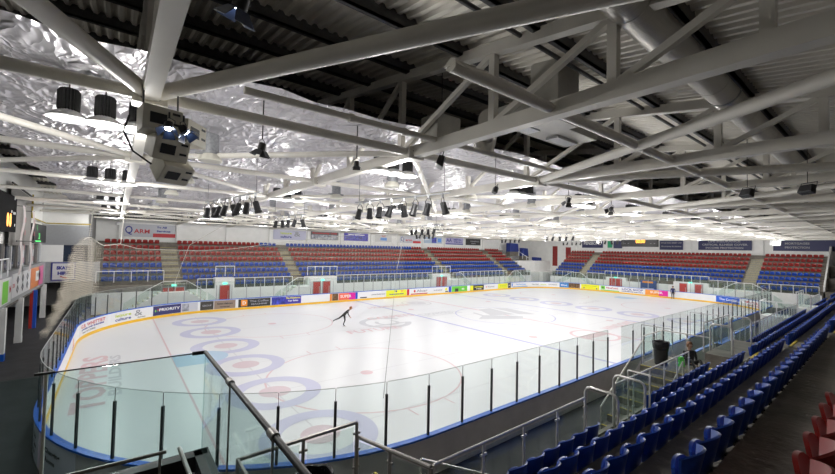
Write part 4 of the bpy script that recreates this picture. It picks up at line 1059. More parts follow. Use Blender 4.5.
q = MB(); q.tube([(-28.55, -16.75, 7.6), (-28.6, -16.7, 7.4), (-28.5, -16.75, 7.15), (-28.3, -16.8, 7.0)], .012, 5); q.build('loose_cable', black_m, t)

# ================================================================== WALL BANNERS
def wall_banner(x0, x1, z0, z1, base, items, label, y=26.62, axis='y'):
    t = thing('wall_banner', label, 'banner', ((x0+x1)/2, y, z0) if axis == 'y' else (y, (x0+x1)/2, z0)); Wd = abs(x1-x0); H = z1-z0
    def fn(u, v, o=0): return (x0+u, y-.02-o, z0+v) if axis == 'y' else (y-.02-o, x0-u, z0+v)
    b = MB(); b.add([fn(0, 0), fn(Wd, 0), fn(Wd, H), fn(0, H), fn(0, 0, -.02), fn(Wd, 0, -.02), fn(Wd, H, -.02), fn(0, H, -.02)], [(0, 1, 2, 3), (7, 6, 5, 4), (0, 4, 5, 1), (1, 5, 6, 2), (2, 6, 7, 3), (3, 7, 4, 0)])
    b.build('banner_sheet', C('wb_'+'%02d%02d%02d' % tuple(int(c*99) for c in base), base, .5), t)
    for it in items:
        q = MB()
        if it[0] == 't': _, txt, cx, cy, size, wd, m = it; put_text(q, txt, size, lambda u, v: fn(u, v, .01), cx=cx*Wd, cy=cy*H, width=wd*Wd, bold=.012); q.build('lettering', m, t)
        elif it[0] == 'r': _, a, c, d, e, m = it; q.quad(*[fn(u*Wd, v*H, .006) for u, v in ((a, d), (c, d), (c, e), (a, e))]); q.build('printed_block', m, t)
WB = (.55, .56, .62)
wall_banner(-28.0, -23.5, 6.65, 8.0, WB, [('t', 'Q', .09, .5, 1.1, .14, ink_blue), ('t', 'ARM', .34, .42, .6, .3, ink_red), ('r', .55, 1, 0, .3, ink_red), ('t', 'To All', .72, .78, .25, .2, ink_blue), ('t', 'Services', .76, .48, .25, .28, ink_blue)], 'pale wall banner with a big Q at the left end of the far wall')
wall_banner(-12.9, -8.6, 6.85, 8.08, (.52, .52, .66), [('t', 'leisure', .38, .68, .42, .34, ink_lime), ('t', 'culture', .38, .3, .42, .34, ink_blue), ('t', '&', .72, .6, .9, .2, ink_grey)], 'lilac wall banner reading leisure and culture on the far wall')
wall_banner(-7.9, -3.8, 7.0, 8.1, (.10, .09, .09), [('t', 'Community Club', .5, .82, .26, .9, ink_red), ('r', .02, .98, .05, .62, pic_grey)], 'dark picture banner with red heading on the far wall')
wall_banner(-2.9, 1.1, 7.0, 8.1, (.05, .04, .42), [('r', .05, .95, .2, .6, pic_blue), ('t', 'Warehouse', .5, .82, .25, .7, ink_white)], 'blue picture banner on the far wall')
wall_banner(2.4, 5.4, 7.0, 8.05, (.62, .62, .62), [('r', .3, .7, .2, .62, skyb), ('t', 'TNT', .5, .8, .3, .25, ink_red)], 'white banner with a small blue emblem on the far wall')
wall_banner(7.0, 11.3, 6.95, 8.15, WB, [('t', 'Q', .12, .5, 1.0, .16, ink_blue), ('t', 'arm', .42, .4, .5, .3, ink_red), ('r', .62, 1, 0, .3, ink_red)], 'pale banner with a big Q in the middle of the far wall')
wall_banner(12.0, 16.1, 7.05, 8.1, (.42, .52, .66), [('r', .42, .68, .05, .95, pic_blue), ('r', .75, .95, .2, .8, skyb), ('t', 'pet', .15, .6, .3, .2, ink_white)], 'pale blue picture banner on the far wall')
wall_banner(16.9, 21.3, 6.95, 8.15, (.42, .40, .62), [('t', 'AA', .2, .6, .9, .3, ink_blue), ('t', 'METAL', .68, .7, .34, .45, ink_blue), ('t', 'TECH', .68, .38, .3, .45, ink_blue), ('r', 0, 1, 0, .14, ink_blue)], 'lilac wall banner with double A on the far wall')
wall_banner(22.0, 26.0, 6.95, 8.15, (.03, .03, .03), [('t', 'Distillery', .6, .6, .3, .6, ink_grey), ('t', 'GIN', .5, .25, .25, .3, ink_grey)], 'black wall banner at the right of the far wall')
NV = (.015, .018, .09)
wall_banner(14.7, 10.7, 6.95, 8.55, NV, [('t', 'PENSIONS', .5, .5, .75, .82, ink_white)], 'navy banner reading PENSIONS on the right end wall', y=41.55, axis='x')
wall_banner(8.8, 7.3, 6.9, 8.5, NV, [], 'narrow navy banner between the green flag and the scoreboard', y=41.55, axis='x')
wall_banner(1.4, -1.9, 6.75, 8.35, NV, [('t', 'WYLIE AND BISSET LTD', .5, .7, .35, .9, ink_grey), ('t', 'Mortgages & Advice', .5, .35, .3, .85, ink_grey)], 'navy banner with two lines of type right of the scoreboard', y=41.55, axis='x')
wall_banner(-3.9, -10.2, 6.8, 8.4, NV, [('t', 'LIFE INSURANCE', .5, .8, .36, .6, ink_grey), ('t', 'CRITICAL ILLNESS COVER', .5, .5, .36, .85, ink_grey), ('t', 'INCOME PROTECTION', .5, .2, .36, .7, ink_grey)], 'navy banner with three lines of type on the right end wall', y=41.55, axis='x')
wall_banner(-12.4, -18.2, 6.8, 8.3, NV, [('t', 'MORTGAGES', .4, .65, .36, .4, ink_grey), ('t', 'PROTECTION', .4, .3, .36, .4, ink_grey)], 'navy banner nearest the right corner of the end wall', y=41.55, axis='x')
t = thing('wall_flag', 'small green flag hanging on the right end wall', 'flag', (41.4, 9.4, 7)); b = MB(); b.box(41.4, 41.42, 9.0, 9.8, 7.0, 8.5); b.build('cloth', C('flag_green', (.02, .35, .16), .6), t)
# scoreboard at the right end
t = thing('scoreboard', 'black scoreboard with orange digits hanging over the right end stand', 'scoreboard', (33, 1.1, 6.6))
b = MB(); b.box(32.8, 33.1, -1.4, 3.7, 7.05, 8.4); b.build('display_case', black_m, t, bevel=.02)
og = C('orange_digits', (.9, .3, .02), .5, emit=(1, .36, .04), es=1.0)
b = MB(); put_text(b, '00:00', .75, lambda u, v: (32.78, .95-u, 7.85+v), width=1.3, bold=.03); b.build('lit_digits', og, t)
for yy in (-.7, 2.9):
    b = MB(); put_text(b, '- -', .5, lambda u, v: (32.78, yy-u, 7.6+v), width=.7); b.build('small_marks', ink_grey, t)
for yy in (-1.2, 3.5): b = MB(); b.tube([(33, yy, 8.4), (33, yy, 8.8)], .02, 6); b.build('hanger', steel_dark, t)
# storage stacks behind the far right corner
for (x, y, z, sx, sy, sz, wd) in ((33.2, 24.6, 5.9, 2.8, 1.0, 1.7, 'upper'), (36.4, 24.2, 5.1, 1.8, 1.0, 1.6, 'middle'), (38.4, 22.5, 3.2, 2.2, 1.0, 1.7, 'lower')):
    t = thing('covered_stack', '%s blue covered stack of spare seats in the far right corner' % wd, 'seat stack', (x, y, z)); b = MB()
    b.add([(x-sx/2, y-sy/2, z), (x+sx/2, y-sy/2, z), (x+sx/2, y+sy/2, z), (x-sx/2, y+sy/2, z), (x-sx/2, y-sy/2, z+sz), (x+sx/2-.3, y-sy/2, z+sz-.1), (x+sx/2-.3, y+sy/2, z+sz-.1), (x-sx/2, y+sy/2, z+sz)], [(0, 3, 2, 1), (4, 5, 6, 7), (0, 1, 5, 4), (1, 2, 6, 5), (2, 3, 7, 6), (3, 0, 4, 7)])
    b.build('cover', C('cover_navy', (.012, .03, .2), .6, noise=.2), t, bevel=.06); b = MB(); b.box(x-sx/2, x+sx/2, y-sy/2, y+sy/2, z-.9, z); b.build('stand_block', concrete, t)
b = MB(); b.box(30.9, 41.6, 21.5, 26.6, 0.01, 4.2); b.box(34.5, 41.6, 18.5, 26.6, 0.01, 2.2); struct('floor_corner_block', b, white_paint)
rail('guard_rail', 'white sloping rail beside the far end of the red seats', [(31.1, 21.6, 6.0), (33.6, 18.9, 3.6)], 0, .9, .9, rail_white, glass=None, sq=True)
for i, (x, y, z0, z1, wd) in enumerate(((41.705, 20.5, 3.2, 7.2, 'left'), (41.705, 17.6, 4.0, 7.0, 'right'))):
    t = thing('hanging_banner', '%s tall dark red banner in the far right corner' % wd, 'banner', (x, y, z0)); b = MB(); b.box(x-.03, x, y-.55, y+.55, z0, z1); b.build('cloth', C('banner_maroon', (.25, .02, .02), .6), t)
# block right of the end stand
t = thing('stand_end_wall', 'pale concrete cheek wall at the right edge of the end stand', 'wall', (37, -17.9, 0))
b = MB(); b.add([(33.4, -17.85, 0), (41.6, -17.85, 0), (41.6, -17.85, 7.4), (40.6, -17.85, 7.4), (33.4, -17.85, 2.7), (33.4, -17.7, 0), (41.6, -17.7, 0), (41.6, -17.7, 7.4), (40.6, -17.7, 7.4), (33.4, -17.7, 2.7)], [(0, 1, 2, 3, 4), (9, 8, 7, 6, 5), (0, 5, 6, 1), (1, 6, 7, 2), (2, 7, 8, 3), (3, 8, 9, 4), (4, 9, 5, 0)]); b.build('cheek', white_paint, t)

# ================================================================== LEFT GALLERY
GX = -32.9
clad = C('grey_cladding', (.36, .37, .39), .5, metal=.2, noise=.05); dark_glass = C('dark_window', (.02, .03, .06), .15)
b = MB(); b.box(-40, GX-.05, -30, 26.6, 2.45, 2.65); struct('floor_gallery', b, concrete)
b = MB(); b.box(-33.3, GX, -12, 19, 2.6, 4.35); struct('wall_gallery_front', b, clad)
b = MB(); b.box(-33.35, -33.2, -12, 19, 5.8, 10.2); struct('wall_gallery_upper', b, C('upper_wall_white', (.86, .86, .84), .6))
b = MB(); b.box(-33.2, -29.6, 18.95, 19.2, 2.7, 4.35); struct('wall_gallery_return', b, clad)
b = MB(); b.box(-33.2, -30.2, 19.0, 19.2, 5.7, 7.3); struct('wall_gallery_louvre', b, clad)
b = MB(); b.box(-33.2, -30.2, 19.05, 19.2, 7.3, 10.2); struct('wall_gallery_top', b, white_paint)
b = MB(); b.box(-33.2, -31.9, 19.0, 19.2, 4.35, 5.7); struct('wall_gallery_panel', b, white_paint)
b = MB(); b.box(-31.9, -30.4, 19.1, 19.2, 4.35, 5.7); struct('window_1', b, dark_glass)
b = MB(); b.box(-30.4, -30.2, 19.0, 26.6, 2.7, 10.2); struct('wall_stand_left_end', b, C('end_wall_grey', (.18, .18, .18), .7))  # one even dark grey over the whole end wall
for k in range(8):     # louvre slats on the return
    b = MB(); b.box(-33.15, -30.2, 18.93, 19.0, 5.75+.19*k, 5.83+.19*k); o = b.build('trim_%d' % (40+k), clad); o['kind'] = 'structure'
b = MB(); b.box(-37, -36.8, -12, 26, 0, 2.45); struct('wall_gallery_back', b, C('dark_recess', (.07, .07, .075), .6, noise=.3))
for k in range(16):       # windows of the gallery
    y = -10+1.8*k
    if y > 18: break
    b = MB(); b.box(-33.28, -33.24, y, y+1.62, 4.4, 5.8); struct('window_%d' % (k+2), b, C('gallery_glass', (.05, .06, .08), .1))
    b = MB(); b.box(-33.3, -33.15, y+1.62, y+1.8, 4.35, 5.8); o = b.build('trim_%d' % (60+k), rail_white if k % 2 else inox_dark); o['kind'] = 'structure'
for i, (y, c1, c2, wd) in enumerate(((4.8, white_paint, board_blue, 'white column with a blue foot, nearest the camera'), (9.3, white_paint, white_paint, 'plain white column under the gallery, left of the red and blue one'), (14.15, C('col_red', (.5, .03, .02), .5), C('col_blue', (.02, .1, .55), .5), 'column painted half red and half blue'), (18.8, white_paint, white_paint, 'white column at the corner of the gallery'))):
    t = thing('gallery_column', wd, 'column', (GX, y, 0)); 
    if i == 2:
        b = MB(); b.box(GX-.17, GX, y-.15, y+.15, 0, 2.6); b.build('red_half', c1, t); b = MB(); b.box(GX, GX+.17, y-.15, y+.15, 0, 2.6); b.build('blue_half', c2, t)
    else:
        b = MB(); b.box(GX-.15, GX+.15, y-.15, y+.15, .35, 2.6); b.build('shaft', c1, t); b = MB(); b.box(GX-.16, GX+.16, y-.16, y+.16, 0, .35); b.build('foot', c2, t)
for k, y in enumerate((6, 10.2, 14.4)):
    t = thing('wall_bench', 'low blue bench against the back wall under the gallery, %s from the camera' % ordw(k+1), 'bench', (-35.6, y+1.8, 0)); b = MB(); b.box(-36.0, -35.5, y, y+3.6, .38, .46); b.build('seat_board', C('bench_blue', (.01, .12, .5), .4), t)
    b = MB(); b.box(-36.1, -36.04, y, y+3.6, .6, 1.0); b.build('back_board', white_paint, t)
    for yy in (y+.3, y+3.3): b = MB(); b.box(-35.9, -35.6, yy-.04, yy+.04, 0, .38); b.build('leg', alu, t)
def gal_sign(name, label, y0, y1, z0, z1, base, items, x=GX):
    t = thing(name, label, 'sign', (x, (y0+y1)/2, z0)); Wd = y1-y0; H = z1-z0
    b = MB(); b.box(x+.005, x+.035, y0, y1, z0, z1); b.build('sign_sheet', base, t)
    for it in items:
        q = MB(); fn = lambda u, v: (x+.045, y0+u, z0+v)
        if it[0] == 't': _, txt, cx, cy, size, wd, m = it; put_text(q, txt, size, fn, cx=cx*Wd, cy=cy*H, width=wd*Wd, bold=.01); q.build('lettering', m, t)
        elif it[0] == 'd':
            _, cx, cy, r, m = it; q.add([fn(cx*Wd+a*r*1.4, cy*H+c*r) for a, c in ((-1, 0), (0, -1), (1, 0), (0, 1))], [(0, 1, 2, 3)]); q.add([(p[0]+.004, p[1], p[2]) for p in [fn(cx*Wd+a*r*.8, cy*H+c*r*.5) for a, c in ((-1, 0), (0, -1), (1, 0), (0, 1))]], [(0, 1, 2, 3)], 1); q.build('diamond_picture', [m, pic_grey], t)
        elif it[0] == 'r': _, a, c, d, e, m = it; q.quad(fn(a*Wd, d*H), fn(c*Wd, d*H), fn(c*Wd, e*H), fn(a*Wd, e*H)); q.build('printed_block', m, t)
    return t
wsign = C('sign_white', (.72, .72, .74), .4)
gal_sign('gallery_sign', 'white gallery sign with six dark diamond pictures', 6.6, 12.2, 2.85, 4.15, wsign, [('t', 'CUSTOM', .06, .5, .3, .1, ink_red)]+[('d', .25+.27*i, .30+.4*j, .26, ink_black) for i in range(3) for j in range(2)])
gal_sign('gallery_sign', 'orange and pink gallery sign with a white block', 12.3, 17.6, 2.8, 4.15, C('sign_orange', (.75, .25, .08), .4), [('r', .62, 1, 0, 1, C('sign_pink', (.7, .15, .35), .4)), ('r', .35, .72, .3, .8, ink_white), ('t', 'TOP', .53, .55, .35, .22, pinky)])
gal_sign('gallery_sign', 'green and white gallery sign at the left edge', 3.2, 6.4, 2.75, 4.05, wsign, [('r', .35, .75, .05, .9, ink_green), ('t', 'M', .9, .5, .5, .12, ink_red)])
t = thing('skate_hire_sign', 'white sign reading SKATE HIRE with a red arrow on the gallery corner', 'sign', (-32.2, 18.9, 2.8))
b = MB(); b.box(-32.55, -31.1, 18.90, 18.94, 2.85, 4.3); b.build('sign_frame', ink_blue, t); b = MB(); b.box(-32.47, -31.18, 18.88, 18.90, 2.93, 4.22); b.build('sign_face', wsign, t)
for txt, z, wd in (('SKATE', 3.85, .85), ('HIRE', 3.42, .7)): b = MB(); put_text(b, txt, .34, lambda u, v: (-31.82+u, 18.87, z+v), width=wd, bold=.02); b.build('lettering', ink_blue, t)
b = MB(); b.bar((-32.0, 18.87, 3.18), (-31.65, 18.87, 3.04), .02, .08); b.add([(-31.72, 18.87, 3.16), (-31.42, 18.87, 2.97), (-31.78, 18.87, 2.95)], [(0, 2, 1)]); b.build('arrow', ink_red, t)
# scoreboard and hanging panels on the left
t = thing('scoreboard', 'black scoreboard with orange digits at the left edge', 'scoreboard', (GX, 4, 6.4)); b = MB(); b.box(-33.15, -32.75, -.5, 5.9, 6.4, 8.25); b.build('display_case', C('dead_black', (.008, .008, .009), .9, spec=.1), t, bevel=.02)
b = MB(); put_text(b, '8', .8, lambda u, v: (-32.74, 4.45+u, 6.95+v), bold=.06); b.build('lit_digits', og, t); b = MB(); put_text(b, '8', .8, lambda u, v: (-32.74, 3.85+u, 6.95+v), bold=.06); b.build('lit_digits', og, t)
for (yy, zz) in ((5.1, 7.3), (5.4, 7.3), (4.6, 7.35), (5.2, 8.05), (5.45, 6.7)): b = MB(); b.box(-32.745, -32.735, yy, yy+.12, zz, zz+.13); b.build('lit_mark', ink_white, t)
t = thing('hanging_screen', 'tall pale mesh screen with a black top bar beside the left scoreboard', 'screen', (-32.9, 9, 5.7)); b = MB(); b.quad((-33.0, 6.0, 5.7), (-33.0, 12.4, 5.7), (-33.0, 12.4, 8.75), (-33.0, 6.0, 8.95)); b.build('screen_cloth', C('screen_grey', (.22, .21, .20), .6, noise=.1), t)
b = MB(); b.bar((-32.95, 5.8, 9.0), (-32.95, 12.6, 8.8), .06, .08); b.build('top_bar', black_m, t)
for (y, wd, z1) in ((6.9, 'left', 7.9), (9.9, 'right', 7.8)):
    t = thing('hanging_banner', '%s white vertical banner with red marks beside the left scoreboard' % wd, 'banner', (-32.6, y, 4.2)); b = MB(); n = 12; vs = []
    for i in range(n+1): 
        for s in (-.32, .32): vs.append((-32.62+.05*math.sin(i*.8), y+s+(-.12 if i < 4 else 0)*(4-i), 4.15+(z1-4.15)*i/n))
    b.add(vs, [(2*i, 2*i+1, 2*i+3, 2*i+2) for i in range(n)]); b.build('cloth', C('banner_cloth', (.66, .60, .60), .7, noise=.05), t); b = MB(); b.bar((-32.6, y+.2, z1-.02), (-33.21, y+.2, z1-.02), .03, .03); b.build('wall_hook', black_m, t)
    for z in (4.9, 5.6, 6.4, 7.1): b = MB(); put_text(b, 'B', .36, lambda u, v: (-32.53, y+u, z+v), bold=.02); b.build('lettering', C('faded_red', (.45, .12, .14), .6), t)
b = MB(); b.tube([(-32.6, 5.2, 5.95), (-32.6, 10.9, 5.95)], .03, 6); tag(b.build('banner_pole', black_m), 'dark horizontal pole across the two vertical banners', 'pole')
t = thing('display_board', 'black electronic board with green digits under the left gallery roof', 'display', (GX, 15, 5.8)); b = MB(); b.box(-33.1, -32.85, 12.6, 18.0, 5.85, 7.15); b.build('display_case', black_m, t)
gg = C('green_digits', (.1, .8, .2), .5, emit=(.08, .8, .16), es=.8)
b = MB(); put_text(b, '1', .5, lambda u, v: (-32.83, 13.6+u, 6.85+v)); put_text(b, '20', .6, lambda u, v: (-32.83, 14.6+u, 6.3+v)); b.box(-32.84, -32.83, 13.1, 15.4, 5.93, 6.0); b.build('lit_digits', gg, t)
yp = C('pipe_yellow', (.42, .33, .05), .5)
b = MB(); b.tube([(-32.95, 12.2, 9.0), (-32.95, 12.2, 7.5), (-32.95, 18.7, 7.4), (-30.3, 18.9, 7.45)], .045, 8); tag(b.build('gas_pipe', yp, smooth=True), 'dull yellow pipe running along the upper left wall', 'pipe')
rail('guard_rail', 'short white rail on the gallery edge at the left of the picture', [(GX+.05, 2.4), (GX+.05, 5.2)], 5.05, .9, 1.3, rail_white, glass=None, sq=True)

# ================================================================== NETTING
t = thing('protective_net', 'pale protective net hanging behind the glass around the left end', 'net', (-30.4, 0, 2.4))
def net_top(s):
    K = [(2.4, 2.65), (3.2, 2.7), (6.8, 3.4), (11, 4.8), (15.8, 6.35), (17.4, 5.75), (19, 5.9), (20.5, 5.55), (25, 5.42), (28, 5.65), (31.5, 6.25), (38, 7.1), (44, 8.0), (48, 8.5)]
    for (a, p), (b_, q) in zip(K, K[1:]):
        if s <= b_: return p+(q-p)*(s-a)/(b_-a)
    return 8.5
def net_strip(s0, s1, off, amp, zb, name='net_sheet', top=None):
    n = int((s1-s0)/.22); m = 10; vs = []; uv = []
    for i in range(n+1):
        s = s0+(s1-s0)*i/n; zt = (top or net_top)(s)
        for j in range(m+1):
            v = j/m; z = zb+(zt-zb)*v; o = off+amp*math.sin(s*4.1+v*2)*(.3+.7*v)
            x, y, _, _ = path(s, -o); vs.append((x, y, z)); uv.append((s*9, z*9))
    b = MB(); b.add(vs, [(i*(m+1)+j, (i+1)*(m+1)+j, (i+1)*(m+1)+j+1, i*(m+1)+j+1) for i in range(n) for j in range(m)])
    o = b.build(name, fold_m if name == 'net_fold' else net_m, t, smooth=True); ul = o.data.uv_layers.new(name='UVMap')
    for lp in o.data.loops: ul.data[lp.index].uv = uv[lp.vertex_index]
net_strip(2.4, 47.6, .22, .05, 2.5)
for k in range(7): net_strip(2.4, 16.0+.25*k, .24+.03*k, .05, 2.5, 'net_fold')
b = MB(); b.tube([(*path(s, -.22)[:2], net_top(s)) for s in srange(15, 47.6, .5)], .02, 6); b.build('edge_rope', C('rope_pale', (.55, .53, .48), .7), t, smooth=True)
for s_ in (15.8, 19.0): b = MB(); x_, y_, _, _ = path(s_, -.22); b.tube([(x_, y_, net_top(s_)), (x_+.15, y_, 8.6)], .022, 6); b.build('support_wire', C('rope_pale', (.55, .53, .48), .7), t)
b = MB(); p1 = path(47.6, -.22); b.tube([(p1[0], p1[1], 8.5), (p1[0]-1.1, p1[1], 3.4)], .03, 6); b.build('edge_rope', C('rope_pale', (.55, .53, .48)), t)
b = MB(); b.tube([(p1[0]-1.1, p1[1], 3.4), (-23.4, -15.03, 2.35)], .012, 5); tag(b.build('tie_cord', C('cord_grey', (.30, .30, .31), .6)), 'thin cord slanting from the far net down to the near glass', 'cord')
b = MB(); b.tube([(-20.5, 15.3, 8.1), (-23.6, 15.3, 5.9), (-24.6, 15.3, 2.6)], .02, 5); tag(b.build('net_cord', C('rope_pale', (.55, .53, .48))), 'pale cord tied down the left part of the net', 'cord')

# ================================================================== PEOPLE
def person(loc, rz, label, joints, skin_c, hair_c, top_m, leg_m, head_dir=(0, 1, 0), hair_long=True, extras=None):
    """joints in local metres, x right, y front; body one skinned surface, clothes painted as material zones"""
    t = thing('person', label, 'person', loc, rz=rz)
    V = {}; vs = []; es = []; rad = []
    for nm, p, r in joints['v']: V[nm] = len(vs); vs.append(p); rad.append(r)
    for a, b in joints['e']: es.append((V[a], V[b]))
    me = bpy.data.meshes.new('body'); me.from_pydata(vs, es, []); o = bpy.data.objects.new('body', me); COL.objects.link(o)
    sk = o.modifiers.new('skin', 'SKIN'); ly_ = me.skin_vertices[0] if me.skin_vertices else None
    if ly_ is None:
        bm = bmesh.new(); bm.from_mesh(me); bm.verts.layers.skin.verify(); bm.to_mesh(me); bm.free(); ly_ = me.skin_vertices[0]
    for i, r in enumerate(rad): ly_.data[i].radius = r if isinstance(r, tuple) else (r, r)
    ly_.data[V['pelvis']].use_root = True
    su = o.modifiers.new('sub', 'SUBSURF'); su.levels = 2; su.render_levels = 2
    dg = bpy.context.evaluated_depsgraph_get(); m2 = bpy.data.meshes.new_from_object(o.evaluated_get(dg)); bpy.data.objects.remove(o)
    m2.materials.clear()
    for m in (C('skin_tone', skin_c, .5), top_m, leg_m, black_m): m2.materials.append(m)
    segs = joints['zone']
    P_ = {nm: Vector(p) for nm, p, r in joints['v']}
    for f in m2.polygons:
        c = f.center; best = None
        for (a, b_, z) in segs:
            A, B2 = P_[a], P_[b_]; d = B2-A; tt = max(0, min(1, (c-A).dot(d)/max(d.length_squared, 1e-6))); e = (c-(A+d*tt)).length
            if best is None or e < best[0]: best = (e, z)
        f.material_index = best[1]; f.use_smooth = True
    bo = bpy.data.objects.new('body', m2); COL.objects.link(bo); bo.parent = t
    # head details
    h = P_['head']; hd = Vector(head_dir).normalized(); side = hd.cross(Vector((0, 0, 1))).normalized(); up = side.cross(hd)
    Mh = Matrix.Translation(h) @ Matrix(((side.x, hd.x, up.x), (side.y, hd.y, up.y), (side.z, hd.z, up.z))).to_4x4()
    q = MB(); n = 14; prof = [(.001, .145), (.05, .138), (.085, .11), (.102, .06), (.104, .01), (.098, -.03), (.090, -.08 if hair_long else -.04)]
    vv = []; 
    for r, z in prof:
        for k in range(n): a = 2*PI*k/n; fr = math.sin(a); vv.append((r*math.cos(a), r*math.sin(a)*1.08-.012, max(z, .055) if fr > .55 and z < .055 else z))
    q.add(vv, [(i*n+k, (i+1)*n+k, (i+1)*n+(k+1) % n, i*n+(k+1) % n) for i in range(len(prof)-1) for k in range(n)]); q.xf(Mh); q.build('hair', C('hair_%02d' % int(hair_c[0]*99), hair_c, .6), t, smooth=True, local=True)
    for sx in (-1, 1):
        q = MB(); q.lathe((sx*.034, .088, .012), [(.001, -.011), (.011, 0), (.001, .011)], 8); q.xf(Mh); q.build('eye', ink_white, t, local=True)
        q = MB(); q.lathe((sx*.095, .0, .0), [(.008, -.03), (.018, 0), (.008, .03)], 8); q.xf(Mh); q.build('ear', C('skin_tone', skin_c), t, local=True)
    q = MB(); q.add([(-.012, .094, -.02), (.012, .094, -.02), (0, .125, -.022), (0, .094, .02)], [(0, 2, 3), (2, 1, 3), (0, 1, 2)]); q.xf(Mh); q.build('nose', C('skin_tone', skin_c), t, local=True)
    q = MB(); q.box(-.024, .024, .088, .096, -.052, -.044); q.xf(Mh); q.build('mouth', C('lips', (.4, .12, .1)), t, local=True)
    for sd in ('l', 'r'):
        w_, e_ = P_['hand_'+sd], P_['elbow_'+sd]; d = (w_-e_).normalized(); a = d.cross(Vector((.3, .2, 1))).normalized()
        q = MB(); q.bar(w_-d*.02, w_+d*.075, .075, .026, up=tuple(a.cross(d)))
        for k in range(4):
            b0 = w_+d*.07+a*(-.03+.02*k); L = (.062, .075, .07, .055)[k]; dn = a.cross(d)*.012
            q.tube([b0, b0+d*L*.55, b0+d*L*.95+dn*1.4], .008, 6, rads=[.009, .008, .006])
        b0 = w_+d*.015-a*.036; q.tube([b0, b0+d*.03-a*.02, b0+d*.058-a*.022], .009, 6, rads=[.011, .009, .007]); q.build('hand', C('skin_tone', skin_c), t, smooth=True, local=True)
    if extras: extras(t)
    return t
def std(pose):
    r = {'pelvis': (.15, .11), 'spine': (.14, .10), 'chest': (.165, .115), 'neckb': (.07, .06), 'neck': .05, 'head0': .075, 'head': .098, 'head1': .07,
         'sh': .062, 'elbow': .043, 'wrist': .029, 'hand': .024, 'hip': .085, 'knee': .058, 'ankle': .040, 'heel': .045, 'toe': .032}
    v = [(n, p, r.get(n, r.get(n[:-2], .04))) for n, p in pose.items()]
    e = [('pelvis', 'spine'), ('spine', 'chest'), ('chest', 'neckb'), ('neckb', 'neck'), ('neck', 'head0'), ('head0', 'head'), ('head', 'head1')]
    z = [('pelvis', 'spine', 1), ('spine', 'chest', 1), ('chest', 'neckb', 1), ('neckb', 'neck', 0), ('neck', 'head', 0), ('head', 'head1', 0)]
    for s in 'lr':
        e += [('chest', 'sh_'+s), ('sh_'+s, 'elbow_'+s), ('elbow_'+s, 'wrist_'+s), ('wrist_'+s, 'hand_'+s), ('pelvis', 'hip_'+s), ('hip_'+s, 'knee_'+s), ('knee_'+s, 'ankle_'+s), ('ankle_'+s, 'toe_'+s)]
        z += [('sh_'+s, 'elbow_'+s, 1), ('elbow_'+s, 'wrist_'+s, 1), ('wrist_'+s, 'hand_'+s, 0), ('hip_'+s, 'knee_'+s, 2), ('knee_'+s, 'ankle_'+s, 2), ('ankle_'+s, 'toe_'+s, 3)]
    return {'v': v, 'e': e, 'zone': z}
stand = {'pelvis': (0, 0, .94), 'spine': (0, 0, 1.1), 'chest': (0, 0, 1.32), 'neckb': (0, -.01, 1.44), 'neck': (0, 0, 1.50), 'head0': (0, .01, 1.54), 'head': (0, .015, 1.63), 'head1': (0, .0, 1.70),
         'sh_l': (-.19, 0, 1.38), 'elbow_l': (-.26, -.02, 1.11), 'wrist_l': (-.25, .06, .88), 'hand_l': (-.245, .08, .84), 'sh_r': (.19, 0, 1.38), 'elbow_r': (.26, -.02, 1.11), 'wrist_r': (.25, .06, .88), 'hand_r': (.245, .08, .84),
         'hip_l': (-.10, 0, .86), 'knee_l': (-.11, .02, .49), 'ankle_l': (-.11, -.01, .09), 'toe_l': (-.12, .15, .04), 'hip_r': (.10, 0, .86), 'knee_r': (.11, .02, .49), 'ankle_r': (.11, -.01, .09), 'toe_r': (.12, .15, .04)}
dark_cloth = C('black_jacket', (.02, .02, .022), .7, noise=.2); navy_cloth = C('navy_jacket', (.015, .02, .10), .7, noise=.2)
person((30.2, -4.1, .03), PI/2, 'person in a dark navy jacket standing at the gap in the right end boards', std(stand), (.55, .32, .22), (.05, .03, .02), navy_cloth, dark_cloth)
def bag(t):
    q = MB(); q.add([(.26, .0, .36), (.42, .0, .36), (.50, .0, .01), (.24, .0, .01), (.28, .14, .36), (.40, .14, .36), (.48, .2, .01), (.26, .2, .01)], [(0, 1, 2, 3), (7, 6, 5, 4), (0, 4, 5, 1), (1, 5, 6, 2), (2, 6, 7, 3), (3, 7, 4, 0)]); q.build('green_bag', C('bag_green', (.08, .8, .03), .5), t, local=True)
st2 = dict(stand); st2['elbow_r'] = (.24, .10, 1.14); st2['wrist_r'] = (.10, .26, 1.02); st2['hand_r'] = (.07, .27, 1.0)
bx, by = -10.95, -17.75
for n_ in st2:
    p_ = st2[n_]
    if n_[:4] in ('knee', 'ankl', 'toe_', 'hip_'): continue
    st2[n_] = (p_[0], p_[1], p_[2]-.82)
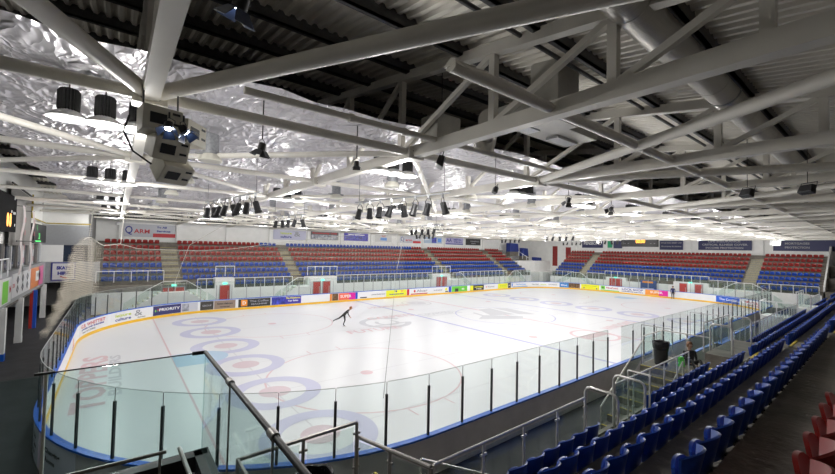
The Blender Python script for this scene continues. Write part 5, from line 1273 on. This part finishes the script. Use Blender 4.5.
for s_, sx in (('l', -1), ('r', 1)): st2['hip_'+s_] = (sx*.10, .04, .10); st2['knee_'+s_] = (sx*.16, .40, .34); st2['ankle_'+s_] = (sx*.14, .62, .08); st2['toe_'+s_] = (sx*.15, .76, .04)
person((bx, by, 1.652), PI*.75, 'person in a black jacket sitting on the landing with a bright green bag', std(st2), (.55, .32, .22), (.16, .07, .03), dark_cloth, dark_cloth, extras=bag)
sk = {'pelvis': (0, .0, .92), 'spine': (0, .11, 1.03), 'chest': (0, .27, 1.17), 'neckb': (0, .37, 1.26), 'neck': (0, .42, 1.30), 'head0': (0, .45, 1.33), 'head': (0, .51, 1.39), 'head1': (0, .54, 1.46),
      'sh_l': (-.18, .30, 1.22), 'elbow_l': (-.30, .20, 1.03), 'wrist_l': (-.34, .28, .83), 'hand_l': (-.35, .30, .79), 'sh_r': (.18, .30, 1.22), 'elbow_r': (.28, .34, 1.0), 'wrist_r': (.26, .46, .82), 'hand_r': (.255, .49, .79),
      'hip_l': (-.09, .0, .85), 'knee_l': (-.08, .06, .47), 'ankle_l': (-.05, -.06, .13), 'toe_l': (-.05, .08, .07), 'hip_r': (.10, -.06, .88), 'knee_r': (.14, -.34, .66), 'ankle_r': (.16, -.66, .52), 'toe_r': (.17, -.80, .44)}
def blades(t):
    for nm, p, q_ in (('l', (-.05, -.12, .012), (-.05, .16, .012)), ('r', (.155, -.70, .42), (.17, -.88, .33))):
        b = MB(); b.bar(p, q_, .005, .03); b.bar(Vector(p).lerp(Vector(q_), .25), Vector(p).lerp(Vector(q_), .25)+Vector((0, 0, .05)), .01, .02); b.bar(Vector(p).lerp(Vector(q_), .8), Vector(p).lerp(Vector(q_), .8)+Vector((0, 0, .05)), .01, .02); b.build('skate_blade', inox, t, local=True)
person((-14.95, 3.1, .032), -math.radians(128), 'figure skater in black gliding on one leg across the ice', std(sk), (.6, .34, .24), (.35, .14, .05), dark_cloth, dark_cloth, head_dir=(0, .9, .1), extras=blades)

# lights: the row over the far stand and the last column are added for brightness
